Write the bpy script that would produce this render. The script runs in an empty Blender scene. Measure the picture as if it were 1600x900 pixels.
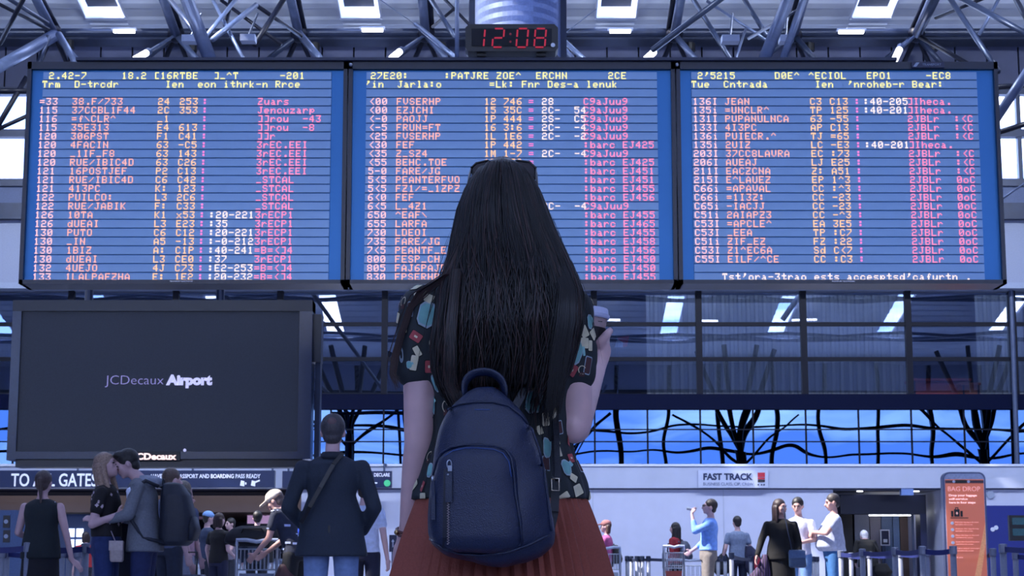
import bpy, bmesh, math, random
from mathutils import Vector, Matrix, Quaternion
from mathutils.bvhtree import BVHTree
random.seed(7)
S = bpy.context.scene
C = S.collection
PI = math.pi
# ---------------------------------------------------------------- camera
F_PX, PITCH, CAM_H = 2830.0, math.radians(8.9), 0.72
cam = bpy.data.objects.new('camera', bpy.data.cameras.new('camera'))
C.objects.link(cam)
cam.data.sensor_width = 36; cam.data.lens = F_PX / 1600 * 36
cam.data.clip_end = 400
cam.location = (0, 0, CAM_H); cam.rotation_euler = (math.radians(90) + PITCH, 0, 0)
cam.data.dof.use_dof = True; cam.data.dof.focus_distance = 3.9; cam.data.dof.aperture_fstop = 32
S.camera = cam
# ---------------------------------------------------------------- exposure
S.view_settings.view_transform = 'Standard'; S.view_settings.look = 'None'
S.view_settings.gamma = 1; S.view_settings.exposure = 1.15
S.view_settings.use_curve_mapping = False
# ---------------------------------------------------------------- sky and sun
W = bpy.data.worlds.new('sky'); S.world = W; W.use_nodes = True
nt = W.node_tree; nt.nodes.clear()
wo = nt.nodes.new('ShaderNodeOutputWorld'); bg = nt.nodes.new('ShaderNodeBackground')
tc = nt.nodes.new('ShaderNodeTexCoord'); mp = nt.nodes.new('ShaderNodeMapping'); mp.inputs['Scale'].default_value = (3, 3, 16)
ns = nt.nodes.new('ShaderNodeTexNoise'); ns.inputs['Scale'].default_value = 2.2; ns.inputs['Detail'].default_value = 6
rp = nt.nodes.new('ShaderNodeValToRGB')
rp.color_ramp.elements[0].position = .47; rp.color_ramp.elements[0].color = (.42, .70, 1.6, 1)
rp.color_ramp.elements[1].position = .66; rp.color_ramp.elements[1].color = (1.9, 2.0, 2.35, 1)
nt.links.new(tc.outputs['Generated'], mp.inputs[0]); nt.links.new(mp.outputs[0], ns.inputs['Vector'])
nt.links.new(ns.outputs['Fac'], rp.inputs[0]); nt.links.new(rp.outputs[0], bg.inputs[0]); nt.links.new(bg.outputs[0], wo.inputs[0])
bg.inputs['Strength'].default_value = 2.1
sd = bpy.data.lights.new('sun', 'SUN'); sd.energy = 7; sd.angle = .01; sd.color = (1, .93, .86)
sun = bpy.data.objects.new('sun', sd); C.objects.link(sun); sun.location = (-20, 10, 40)
sun.rotation_euler = Vector((.62, .12, -.78)).to_track_quat('-Z', 'Y').to_euler()

WALL_FILLS = []  # added fill lamps above the view, brightening the back wall
for fx in (-13, -6.5, 0, 6.5, 13):
    fd = bpy.data.lights.new('wall_fill', 'AREA'); fd.shape = 'DISK'; fd.size = .9; fd.energy = 430; fd.color = (.80, .88, 1)
    fo = bpy.data.objects.new('wall_fill', fd); C.objects.link(fo); fo.location = (fx, 31, 12.6)
    fo.rotation_euler = Vector((0, 8.0, -11)).to_track_quat('-Z', 'Y').to_euler(); WALL_FILLS.append(fo)
# ---------------------------------------------------------------- helpers
def ratio(py): v = 450 - py; return (F_PX*math.sin(PITCH) + v*math.cos(PITCH)) / (F_PX*math.cos(PITCH) - v*math.sin(PITCH))
def P(px, py, Y):
    """world point at depth Y seen at that place of the photograph"""
    v = 450 - py; t = Y / (F_PX*math.cos(PITCH) - v*math.sin(PITCH))
    return Vector(((px-800)*t, Y, CAM_H + (F_PX*math.sin(PITCH) + v*math.cos(PITCH))*t))
def depth(py, z): return (z - CAM_H) / ratio(py)

def lin(c):
    if isinstance(c, str): c = tuple(int(c[i:i+2], 16)/255 for i in (0, 2, 4))
    return tuple((x/12.92 if x <= .04045 else ((x+.055)/1.055)**2.4) for x in c) + (1,)
_m = {}
def mat(name, col, rough=.6, metal=0, bump=0, bscale=40, emit=0, ecol=None, var=.12, coat=0, spec=.5, kind='noise'):
    if name in _m: return _m[name]
    m = bpy.data.materials.new(name); m.use_nodes = True; n = m.node_tree; b = n.nodes['Principled BSDF']
    c = lin(col)
    t = n.nodes.new('ShaderNodeTexCoord')
    if kind == 'voronoi':
        x = n.nodes.new('ShaderNodeTexVoronoi'); x.inputs['Scale'].default_value = bscale; fo = x.outputs['Distance']
    elif kind == 'wave':
        x = n.nodes.new('ShaderNodeTexWave'); x.inputs['Scale'].default_value = bscale; fo = x.outputs['Fac']
    else:
        x = n.nodes.new('ShaderNodeTexNoise'); x.inputs['Scale'].default_value = bscale; x.inputs['Detail'].default_value = 4; fo = x.outputs['Fac']
    n.links.new(t.outputs['Object'], x.inputs['Vector'])
    r = n.nodes.new('ShaderNodeValToRGB')
    r.color_ramp.elements[0].position = .3; r.color_ramp.elements[1].position = .7
    r.color_ramp.elements[0].color = tuple(v*(1-var) for v in c[:3]) + (1,)
    r.color_ramp.elements[1].color = tuple(min(1, v*(1+var)) for v in c[:3]) + (1,)
    n.links.new(fo, r.inputs[0]); n.links.new(r.outputs[0], b.inputs['Base Color'])
    b.inputs['Roughness'].default_value = rough; b.inputs['Metallic'].default_value = metal
    b.inputs['Coat Weight'].default_value = coat; b.inputs['Specular IOR Level'].default_value = spec
    if bump:
        bp = n.nodes.new('ShaderNodeBump'); bp.inputs['Strength'].default_value = bump; bp.inputs['Distance'].default_value = .01
        n.links.new(fo, bp.inputs['Height']); n.links.new(bp.outputs[0], b.inputs['Normal'])
    if emit:
        b.inputs['Emission Color'].default_value = lin(ecol or col); b.inputs['Emission Strength'].default_value = emit*.46
    _m[name] = m; return m

def glassmat(name, tint, gloss_tint, fac, rough=.0, bump=0, bscale=1.0):
    m = bpy.data.materials.new(name); m.use_nodes = True; n = m.node_tree; n.nodes.clear()
    o = n.nodes.new('ShaderNodeOutputMaterial'); mx = n.nodes.new('ShaderNodeMixShader')
    tr = n.nodes.new('ShaderNodeBsdfTransparent'); gl = n.nodes.new('ShaderNodeBsdfGlossy')
    tr.inputs[0].default_value = tint + (1,); gl.inputs[0].default_value = gloss_tint + (1,); gl.inputs['Roughness'].default_value = rough
    mx.inputs[0].default_value = fac
    if bump:
        t = n.nodes.new('ShaderNodeTexCoord'); x = n.nodes.new('ShaderNodeTexNoise'); x.inputs['Scale'].default_value = bscale; x.inputs['Detail'].default_value = 1
        bp = n.nodes.new('ShaderNodeBump'); bp.inputs['Strength'].default_value = 1; bp.inputs['Distance'].default_value = bump
        n.links.new(t.outputs['Object'], x.inputs['Vector']); n.links.new(x.outputs['Fac'], bp.inputs['Height']); n.links.new(bp.outputs[0], gl.inputs['Normal'])
    n.links.new(tr.outputs[0], mx.inputs[1]); n.links.new(gl.outputs[0], mx.inputs[2]); n.links.new(mx.outputs[0], o.inputs[0])
    return m

def tag(o, label=None, cat=None, group=None, kind=None):
    if label: o['label'] = label
    if cat: o['category'] = cat
    if group: o['group'] = group
    if kind: o['kind'] = kind
    return o
def empty(name, loc, rz=0, **k):
    o = bpy.data.objects.new(name, None); C.objects.link(o); o.location = loc; o.rotation_euler = (0, 0, rz); o.empty_display_size = .1
    return tag(o, **k)

class MB:
    """collects shapes (world or local coordinates) and links them as ONE mesh"""
    def __init__(s): s.v = []; s.f = []; s.mi = []; s.cur = 0
    def add(s, vs, fs):
        b = len(s.v); s.v += [Vector(v) for v in vs]; s.f += [tuple(i+b for i in f) for f in fs]; s.mi += [s.cur]*len(fs); return s
    def box(s, a, b):
        x0, y0, z0 = a; x1, y1, z1 = b
        return s.add([(x0,y0,z0),(x1,y0,z0),(x1,y1,z0),(x0,y1,z0),(x0,y0,z1),(x1,y0,z1),(x1,y1,z1),(x0,y1,z1)],
                     [(3,2,1,0),(4,5,6,7),(0,1,5,4),(1,2,6,5),(2,3,7,6),(3,0,4,7)])
    def bar(s, a, b, w, h, up=(0,0,1)):
        a = Vector(a); b = Vector(b); d = (b-a).normalized(); u = Vector(up)
        x = d.cross(u)
        if x.length < 1e-4: x = d.cross(Vector((1,0,0)))
        x.normalize(); y = x.cross(d)
        vs = [p + x*sx*w/2 + y*sy*h/2 for p in (a, b) for sx, sy in ((-1,-1),(1,-1),(1,1),(-1,1))]
        return s.add(vs, [(0,1,2,3),(7,6,5,4),(0,4,5,1),(1,5,6,2),(2,6,7,3),(3,7,4,0)])
    def tube(s, pts, r, n=10, cap=True):
        pts = [Vector(p) for p in pts]; N = len(pts)
        rs = r if isinstance(r, (list, tuple)) else [r]*N
        d0 = (pts[1]-pts[0]).normalized(); u = d0.orthogonal().normalized(); vs = []
        for i in range(N):
            d = (pts[min(i+1, N-1)] - pts[max(i-1, 0)]).normalized()
            u = (u - d*u.dot(d)).normalized(); w = d.cross(u)
            vs += [pts[i] + (u*math.cos(2*PI*k/n) + w*math.sin(2*PI*k/n))*rs[i] for k in range(n)]
        fs = [(i*n+k, i*n+(k+1)%n, (i+1)*n+(k+1)%n, (i+1)*n+k) for i in range(N-1) for k in range(n)]
        if cap: fs += [tuple(range(n-1, -1, -1)), tuple((N-1)*n+k for k in range(n))]
        return s.add(vs, fs)
    def cap(s, a, b, r0, r1, n=12, flat=1, fax=None):
        """rounded cone"""
        a = Vector(a); b = Vector(b); d = b-a; L = d.length; d = d/L if L > 1e-6 else Vector((0,0,1))
        u = Vector(fax) if fax else d.orthogonal(); u = (u - d*u.dot(d)).normalized(); w = d.cross(u)
        rings = [(-r0*math.cos(t), r0*math.sin(t)) for t in (.35, .8, 1.2)] + [(0, r0), (L, r1)] + [(L + r1*math.cos(t), r1*math.sin(t)) for t in (1.2, .8, .35)]
        vs = [a + d*h + (u*math.cos(2*PI*k/n)*flat + w*math.sin(2*PI*k/n))*q for h, q in rings for k in range(n)]
        R = len(rings)
        fs = [(i*n+k, i*n+(k+1)%n, (i+1)*n+(k+1)%n, (i+1)*n+k) for i in range(R-1) for k in range(n)]
        fs += [tuple(range(n-1, -1, -1)), tuple((R-1)*n+k for k in range(n))]
        return s.add(vs, fs)
    def ell(s, c, r, M=None, n=16, m=10):
        c = Vector(c); r = r if hasattr(r, '__len__') else (r, r, r)
        vs = []
        for i in range(1, m):
            t = PI*i/m
            for k in range(n):
                p = Vector((r[0]*math.sin(t)*math.cos(2*PI*k/n), r[1]*math.sin(t)*math.sin(2*PI*k/n), r[2]*math.cos(t)))
                vs.append(c + (M @ p if M else p))
        top = Vector((0,0,r[2])); vs.append(c + (M @ top if M else top)); vs.append(c - (M @ top if M else top))
        T = len(vs)-2
        fs = [(i*n+k, (i+1)*n+k, (i+1)*n+(k+1)%n, i*n+(k+1)%n) for i in range(m-2) for k in range(n)]
        fs += [(T, k, (k+1)%n) for k in range(n)] + [(T+1, (m-2)*n+(k+1)%n, (m-2)*n+k) for k in range(n)]
        return s.add(vs, fs)
    def loft(s, rings, n=28, e=2.0, cap=True, pleat=None):
        """rings: (centre, rx, ry); e = superellipse exponent"""
        vs = []
        for j, (c, rx, ry) in enumerate(rings):
            c = Vector(c)
            for k in range(n):
                t = 2*PI*k/n; cc, ss = math.cos(t), math.sin(t)
                q = 1 if not pleat else 1 + pleat(j, k)
                vs.append(c + Vector((rx*q*math.copysign(abs(cc)**(2/e), cc), ry*q*math.copysign(abs(ss)**(2/e), ss), 0)))
        R = len(rings); up = rings[-1][0][2] > rings[0][0][2]
        fs = [(i*n+k, i*n+(k+1)%n, (i+1)*n+(k+1)%n, (i+1)*n+k) for i in range(R-1) for k in range(n)]
        if cap: fs += [tuple(range(n-1, -1, -1)), tuple((R-1)*n+k for k in range(n))]
        if not up: fs = [tuple(reversed(f)) for f in fs]
        return s.add(vs, fs)
    def poly(s, pts, a, b, axis='y'):
        """prism of a 2-D outline between a and b along an axis"""
        n = len(pts)
        g = (lambda p, t: (p[0], t, p[1])) if axis == 'y' else ((lambda p, t: (t, p[0], p[1])) if axis == 'x' else (lambda p, t: (p[0], p[1], t)))
        vs = [g(p, a) for p in pts] + [g(p, b) for p in pts]
        return s.add(vs, [tuple(range(n)), tuple(range(2*n-1, n-1, -1))] + [(i, i+n, (i+1)%n+n, (i+1)%n) for i in range(n)])
    def xf(s, M): s.v = [M @ v for v in s.v]; return s
    def build(s, name, m, parent=None, local=False, smooth=False, recalc=True):
        org = Vector((0,0,0))
        if parent is not None and not local:
            p = parent
            while p is not None: org = org + Vector(p.location); p = p.parent
        me = bpy.data.meshes.new(name); me.from_pydata([v-org for v in s.v], [], s.f)
        ms = m if isinstance(m, (list, tuple)) else [m]
        for x in ms: me.materials.append(x)
        if len(ms) > 1: me.polygons.foreach_set('material_index', s.mi)
        if recalc:
            bm = bmesh.new(); bm.from_mesh(me); bmesh.ops.recalc_face_normals(bm, faces=bm.faces); bm.to_mesh(me); bm.free()
        if smooth: me.shade_smooth()
        o = bpy.data.objects.new(name, me); C.objects.link(o); o.parent = parent
        return o
    def blob(s, name, m, parent=None, voxel=.01, smooth=4, local=False, fac=.5):
        """fuses the collected closed shapes into one continuous smooth surface"""
        o = s.build(name, m, parent, local, recalc=False)
        md = o.modifiers.new('r', 'REMESH'); md.mode = 'VOXEL'; md.voxel_size = voxel; md.use_smooth_shade = True
        if smooth: q = o.modifiers.new('s', 'SMOOTH'); q.iterations = smooth; q.factor = fac
        dg = bpy.context.evaluated_depsgraph_get(); dg.update()
        me = bpy.data.meshes.new_from_object(o.evaluated_get(dg))
        old = o.data; o.modifiers.clear(); o.data = me; bpy.data.meshes.remove(old)
        if not me.materials: me.materials.append(m)
        me.shade_smooth(); return o

def plane_text(txt, x, z, y, h, w, m, parent, name='lettering', bold=0, ext=.003, align='LEFT'):
    """real raised lettering facing the camera side (-Y); h = cap height, w = total width"""
    cu = bpy.data.curves.new(name, 'FONT'); cu.body = txt; cu.size = h/.73; cu.extrude = ext; cu.offset = bold; cu.resolution_u = 3
    cu.align_x = align
    o = bpy.data.objects.new(name, cu); C.objects.link(o)
    dg = bpy.context.evaluated_depsgraph_get(); me = bpy.data.meshes.new_from_object(o.evaluated_get(dg))
    C.objects.unlink(o); bpy.data.objects.remove(o)
    xs = [v.co.x for v in me.vertices]; 
    sx = w/(max(xs)-min(xs)) if w else 1
    x0 = min(xs) if align == 'LEFT' else 0
    org = Vector((0,0,0)); p = parent
    while p is not None: org += Vector(p.location); p = p.parent
    for v in me.vertices:
        c = v.co.copy(); v.co = Vector((x + (c.x-x0)*sx, y - c.z, z + c.y)) - org
    me.materials.clear(); me.materials.append(m)
    o = bpy.data.objects.new(name, me); C.objects.link(o); o.parent = parent
    return o
# ================================================================ setting
white_wall = mat('white_wall', 'b9bfdb', .5, bump=.05, bscale=3, var=.03)
fascia_m = mat('fascia_paint', 'aab2cc', .45, var=.04, bscale=2)
grey_panel = mat('grey_panel', '39405e', .6, var=.1, bscale=3)
light_panel = mat('light_grey_panel', '8f9ab5', .55, var=.06)
navy = mat('navy_paint', '0a1440', .4, var=.1)
navy_deep = mat('navy_deep', '040718', .35)
steel = mat('dark_steel', '222c44', .38, metal=.35, var=.15, bscale=6)
steel_l = mat('painted_grey_steel', '4a5674', .4, metal=.3, var=.12, bscale=6)
black = mat('black_plastic', '0a0c14', .4)
chrome = mat('brushed_chrome', 'a5abb8', .28, metal=.9, var=.05)
white_frame = mat('white_frame', 'cdd4e8', .4, var=.04)
lamp_m = mat('lamp_tube', 'ffffff', .5, emit=7, ecol='f2f4ff')
WY = 42.0                       # the glazed back wall
HW = 30.0                       # half width of the hall
def Z(py, Y=WY): return P(800, py, Y).z
def X(px, py=600, Y=WY): return P(px, py, Y).x

fl = MB().box((-HW, -20, -.3), (HW, 56, 0)).build('floor', mat('floor_stone', '8b8f9e', .22, var=.1, bscale=2), None); tag(fl, kind='structure')
# ---- back wall
LX0, LX1 = X(-330), X(474)      # opening to the gates
RX0, RX1 = X(1302, 780), X(1476, 780)
z_fb, z_ft = Z(763), Z(729)
wb = empty('wall_back', (0, WY, 0), kind='structure')
m = MB(); m.box((LX1, WY, 0), (RX0, WY+.3, z_fb)); m.box((-HW, WY, 0), (LX0, WY+.3, z_fb)); m.box((RX1, WY, Z(790)), (HW, WY+.3, z_fb))
m.build('wall_panel', white_wall, wb)
MB().box((-HW, WY-.12, z_fb), (HW, WY+.4, z_ft)).build('fascia', fascia_m, wb)
MB().box((LX1, WY-.03, z_fb-.03), (HW, WY-.01, z_fb)).build('dark_strip', grey_panel, wb)  # thin dark grey strip along the foot of the fascia
MB().box((-HW, WY-.16, z_ft), (HW, WY+.4, z_ft+.05)).build('fascia_cap', white_frame, wb)
MB().box((RX1, WY-.02, 0), (HW, WY+.3, Z(790))).build('blue_panel', mat('royal_blue_panel', '14247a', .35, var=.06), wb)
for px in (925, 1127):
    MB().box((X(px)-.01, WY-.015, 0), (X(px)+.01, WY, z_fb-.03)).build('panel_joint', fascia_m, wb)
o = MB().tube([(X(1547, 773), WY-.05, Z(773)), (X(1547, 773), WY, Z(773))], .09, 20).build('round_vent', light_panel, wb)
# horizontal slab edge of the floor above, and the wall over it
z_bh0, z_bh1 = Z(640), Z(616)
MB().box((-HW, WY-.05, z_bh0), (HW, WY+.5, z_bh1)).build('slab_edge', mat('dark_glass_spandrel', '040a28', .25, var=.02, spec=.08), wb)
z_l0, z_l1 = Z(455), Z(446)
MB().box((-HW, WY-.45, z_l0), (HW, WY+.6, z_l1)).build('ledge', light_panel, wb)
MB().box((-HW, WY-.05, z_l1), (HW, WY+.3, Z(345))).build('upper_panel', mat('pale_grey_cladding', '8a93ad', .5, var=.06), wb)
MB().box((-HW, WY-.25, Z(345)), (HW, WY+.3, Z(320))).build('cornice', steel, wb)
MB().box((-HW, WY-.02, Z(320)), (HW, WY+.3, Z(286))).build('sill_panel', mat('blue_grey_cladding', '47567c', .5), wb)
# panels over the clerestory, each with its joint
zt, zb = Z(52), Z(143)
step = 51*WY/F_PX
k0 = int(-HW/step)
for k in range(k0, -k0):
    x0 = k*step
    if abs(x0) < 13:
        MB().box((x0+.02, WY-.06, zb), (x0+step-.02, WY+.2, zt-.35)).build('panel', grey_panel, wb)
m = MB(); m.box((-HW, WY+.2, zb), (HW, WY+.3, zt)); m.box((-HW, WY, zt-.35), (HW, WY+.2, zt))
m.box((-HW, WY-.06, zb), (-13, WY+.2, zt-.35)); m.box((13, WY-.06, zb), (HW, WY+.2, zt-.35)); m.build('panel_backing', steel, wb)
# clerestory window band
wc = empty('window_1', (0, WY, Z(286)), kind='structure')
m = MB()
for py in (286, 209, 143): m.box((-HW, WY-.1, Z(py)-.09), (HW, WY+.15, Z(py)+.09))
m.build('frame', steel, wc)
sp = 2.45
for k in range(-12, 13):
    MB().box((k*sp-.05-.2, WY-.08, Z(286)), (k*sp+.05-.2, WY+.1, Z(143))).build('mullion', steel, wc)
pane_clear = glassmat('clear_pane', (.95, .97, 1), (1, 1, 1), .06)
for k in range(-6, 6):
    MB().box((k*sp-.15, WY, Z(286)), ((k+1)*sp-.25, WY+.02, Z(143))).build('pane', pane_clear, wc)
# ---- upper glazing (see-through, reflecting the roof)
w2 = empty('window_2', (0, WY, z_bh1), kind='structure')
up_glass = glassmat('grey_reflecting_glass', (.74, .80, .90), (.62, .70, .85), .24, bump=.003, bscale=.4)
vx = [X(1092 + 163.7*k, 520) for k in range(-12, 12)]
rows = [z_bh1, Z(561), Z(506.5), z_l0]
for i in range(len(vx)-1):
    for j in range(3):
        MB().box((vx[i]+.07, WY+.02, rows[j]+.04), (vx[i+1]-.07, WY+.04, rows[j+1]-.04)).build('pane', up_glass, w2)
dark_metal = mat('dark_mullion', '070b1c', .45, spec=.2)
for x in vx:
    MB().box((x-.07, WY-.06, z_bh1), (x+.07, WY+.1, z_l0)).build('mullion', dark_metal, w2)
for z in rows[1:3]:
    MB().box((-HW, WY-.03, z-.045), (HW, WY+.08, z+.045)).build('transom', dark_metal, w2)
# ---- lower ribbon (mirror glass)
w3 = empty('window_3', (0, WY, z_ft), kind='structure')
lo_glass = glassmat('blue_mirror_glass', (.08, .12, .25), (.045, .085, .160), .85, bump=.007, bscale=.5)
rr = [z_ft+.05, Z(690), Z(671), z_bh0]
vx2 = []
for i in range(len(vx)-1): vx2 += [vx[i], (vx[i]+vx[i+1])/2]
for i in range(len(vx2)-1):
    for j in range(3):
        MB().box((vx2[i]+.015, WY+.02, rr[j]+.012), (vx2[i+1]-.015, WY+.04, rr[j+1]-.012)).build('pane', lo_glass, w3)
m = MB()
for x in vx2: m.box((x-.02, WY, z_ft), (x+.02, WY+.06, z_bh0))
for z in rr[1:3]: m.box((-HW, WY, z-.014), (HW, WY+.06, z+.014))
m.build('mullion_grid', dark_metal, w3)
# tall slender post standing in front of the glazing on the right
o = MB().tube([(X(1589, 720, WY-.09), WY-.1, z_ft+.05), (X(1580, 460, WY-.09), WY-.1, z_l0)], .06, 14).build('slender_post', steel_l)
tag(o, 'slim pale steel post rising in front of the dark glazing at the right edge', 'post')
# ---- rooms behind the glass
rb = empty('wall_inner', (0, 50, 0), kind='structure')
corr = mat('corrugated_grey', '7d8699', .55, bump=.0, var=.04)
def corrugated(x0, x1, z0, z1, y, pitch=.22):
    n = int((x1-x0)/pitch); vs = []; fs = []
    for i in range(n+1):
        for q, dy in ((0, 0), (.35, 0), (.5, .07), (.85, .07)):
            x = min(x0 + (i+q)*pitch, x1); vs += [(x, y+dy, z0), (x, y+dy, z1)]
    for i in range(len(vs)//2-1): fs.append((2*i, 2*i+2, 2*i+3, 2*i+1))
    return MB().add(vs, fs)
corrugated(X(1010, 520, 47), X(1422, 520, 47), z_bh1, z_l1+2, 47).build('corrugated_cladding', corr, rb)
corrugated(X(1525, 520, 47), X(1600, 520, 47), z_bh1, z_l1+2, 47).build('corrugated_cladding', corr, rb)
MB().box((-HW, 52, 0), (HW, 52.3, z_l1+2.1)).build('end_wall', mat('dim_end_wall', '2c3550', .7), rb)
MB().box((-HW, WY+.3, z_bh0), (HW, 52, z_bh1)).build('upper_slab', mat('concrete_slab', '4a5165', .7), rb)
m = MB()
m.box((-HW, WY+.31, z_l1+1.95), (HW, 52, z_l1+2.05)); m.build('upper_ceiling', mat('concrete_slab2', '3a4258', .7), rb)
for (px, py, w, h, d, col, lab) in ((1465, 588, 1.45, .75, 46.0, '8a4652', 'reddish crate behind the dark glazing near the right end'),
                                  (1510, 592, .45, .6, 45.6, '7a4a48', 'small brown crate beside the reddish one behind the glazing'),
                                  (1003, 585, 1.9, .35, 46.5, '8d5a50', 'long low brown crate behind the glazing right of the coffee cup')):
    q = P(px, py, d); t = empty('storage_crate', (q.x, d, z_bh1), label=lab, cat='crate')
    mm = mat('crate_'+col, col, .6)
    MB().box((q.x-w/2, d-.4, z_bh1), (q.x+w/2, d+.4, z_bh1+h)).build('box', mm, t)
    MB().box((q.x-w/2-.03, d-.43, z_bh1+h-.06), (q.x+w/2+.03, d+.43, z_bh1+h)).build('lid', mm, t)
    for sx in (-1, 1): MB().box((q.x+sx*(w/2-.04)-.02, d-.42, z_bh1), (q.x+sx*(w/2-.04)+.02, d-.4, z_bh1+h)).build('batten', steel, t)
q = P(972, 535, 44); t = empty('hanging_flag', (q.x, q.y, q.z), label='small red and white triangular flag behind the glazing beside the coffee cup', cat='flag')
m = MB(); m.poly([(q.x-.18, q.z-.12), (q.x+.02, q.z-.12), (q.x+.02, q.z+.0), (q.x-.12, q.z+.08)], q.y, q.y+.02); m.build('white_half', white_frame, t)
m = MB(); m.poly([(q.x+.02, q.z-.12), (q.x+.12, q.z-.1), (q.x+.18, q.z+.16), (q.x-.12, q.z+.12), (q.x-.12, q.z+.08), (q.x+.02, q.z)], q.y, q.y+.02); m.build('red_half', mat('flag_red', 'c03048', .5), t)
MB().tube([(q.x-.12, q.y+.01, z_bh1), (q.x-.12, q.y+.01, q.z+.15)], .012, 6).build('pole', steel_l, t)
ud = bpy.data.lights.new('upper_floor_fill', 'AREA'); ud.shape = 'RECTANGLE'; ud.size = 40; ud.size_y = 1.2; ud.energy = 560; ud.color = (.85, .92, 1)  # added fill light that brightens the dim room behind the glass
uo = bpy.data.objects.new('upper_floor_fill', ud); C.objects.link(uo); uo.location = (0, 44.2, z_l1+1.9); uo.rotation_euler = (math.radians(38), 0, 0)
# ---- left opening to the gates
g = empty('door_1', (0, WY, 0), kind='structure')
brown = mat('brown_soffit', '544e58', .5, var=.1, bscale=1)
MB().box((LX0, WY+.3, z_fb-.03), (LX1, 52, z_fb+.1)).build('soffit', brown, g)
MB().box((LX0, WY+2.2, Z(800, 44)), (LX1, WY+2.4, z_fb)).build('bulkhead', brown, g)
MB().box((LX0, WY+2.4, Z(800, 44)-.02), (LX1, 52, Z(800, 44))).build('low_ceiling', mat('brown_ceiling', '4a3c3c', .6), g)
MB().box((LX1, WY+.3, 0), (LX1+.2, 52, z_fb)).build('jamb', white_wall, g)
MB().box((LX0, WY+.3, z_fb-.15), (LX1, WY+.34, z_fb-.03)).build('blind', dark_metal, g)
for px in (60, 105, 145, 185, 235, 310, 345, 370, 410, 450):
    c = (X(px, 770), WY+1.0 if px % 2 else WY+1.4, z_fb-.03)
    MB().tube([Vector(c)-Vector((0,0,.02)), c], .09, 14).build('downlight', lamp_m, g)
ld = bpy.data.lights.new('gate_lamp', 'AREA'); ld.shape = 'RECTANGLE'; ld.size = 12; ld.size_y = 2; ld.energy = 60; ld.color = (1, .80, .66)
lo = bpy.data.objects.new('gate_lamp', ld); C.objects.link(lo); ld.energy = 35; lo.location = (-7, WY+1.2, z_fb-.08)
# lit cabinet with bright panes, kiosk, monitors
def lightbox(px, py, w, h, Y, col, lab, emit, kids=True):
    q = P(px, py, Y); t = empty('monitor', (q.x, Y, q.z-h/2), label=lab, cat='monitor')
    MB().box((q.x-w/2-.03, Y, q.z-h/2-.03), (q.x+w/2+.03, Y+.08, q.z+h/2+.03)).build('housing', black, t)
    sc = MB().box((q.x-w/2, Y-.01, q.z-h/2), (q.x+w/2, Y, q.z+h/2)).build('screen', mat('screen_'+col+str(emit), '101014', .3, emit=emit, ecol=col), t)
    return t, q
t, q = lightbox(413, 805, .85, .42, 46, 'b08fc0', 'pink lit monitor with dark markings in the gate area behind the luggage trolley', .8)
mk = mat('monitor_mark', '1a1030', .5)
for i in range(6):
    xx = q.x-.3+i*.1; MB().box((xx, 45.97, q.z+.05*math.sin(i*2)), (xx+.06, 45.985, q.z+.04+.05*math.sin(i*2))).build('marking', mk, t)
MB().tube([(q.x, 46.04, q.z+.2), (q.x, 46.04, Z(800, 44)-.02)], .03, 8).build('bracket', black, t)
t, q = lightbox(322, 800, .7, .36, 47, '5a4560', 'dim purple monitor left of the group at the gate desk', .6)
MB().tube([(q.x, 47.04, q.z+.18), (q.x, 47.04, Z(800, 44)-.02)], .03, 8).build('bracket', black, t)
t = empty('lit_cabinet', (X(118, 840, 45), 45, 0), label='lit cabinet with four bright square panes behind the tank top woman', cat='cabinet')
xc = X(118, 840, 45); z0, z1 = Z(858, 45), Z(824, 45)
MB().box((xc-.45, 45, 0), (xc+.45, 45.3, z1+.5)).build('case', mat('cabinet_blue', '3d5486', .4), t)
for i in range(2):
    for j in range(2):
        a = xc-.2+i*.22; b = z0+j*(z1-z0)/2
        MB().box((a, 44.98, b+.03), (a+.17, 45, b+(z1-z0)/2-.03)).build('pane', mat('lit_pane', 'ffffff', .5, emit=2.5, ecol='cfe2ff'), t)
t = empty('check_kiosk', (X(15, 840, 30), 30, 0), label='blue kiosk panel with two dark pictograms at the left edge', cat='kiosk')
xa, xb_ = X(-40, 820, 30), X(40, 820, 30)
MB().box((xa, 30, 0), (xb_, 30.4, Z(797, 30))).build('panel', mat('kiosk_blue', '33507f', .35), t)
for py in (815, 838):
    a = P(10, py, 30); MB().box((a.x-.05, 29.98, a.z-.1), (a.x+.06, 30, a.z+.1)).build('pictogram', navy_deep, t)
    MB().tube([(a.x, 29.97, a.z), (a.x, 29.985, a.z)], .035, 10).build('symbol', light_panel, t)
t = empty('ticket_counter', (X(350, 860, 40), 40, 0), label='pale desk front behind the queue at the gates', cat='counter')
MB().box((X(290, 860, 40), 40, 0), (X(450, 860, 40), 40.6, .95)).build('desk', light_panel, t)
MB().box((X(288, 860, 40), 39.95, .95), (X(452, 860, 40), 40.65, 1.0)).build('worktop', steel_l, t)
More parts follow.
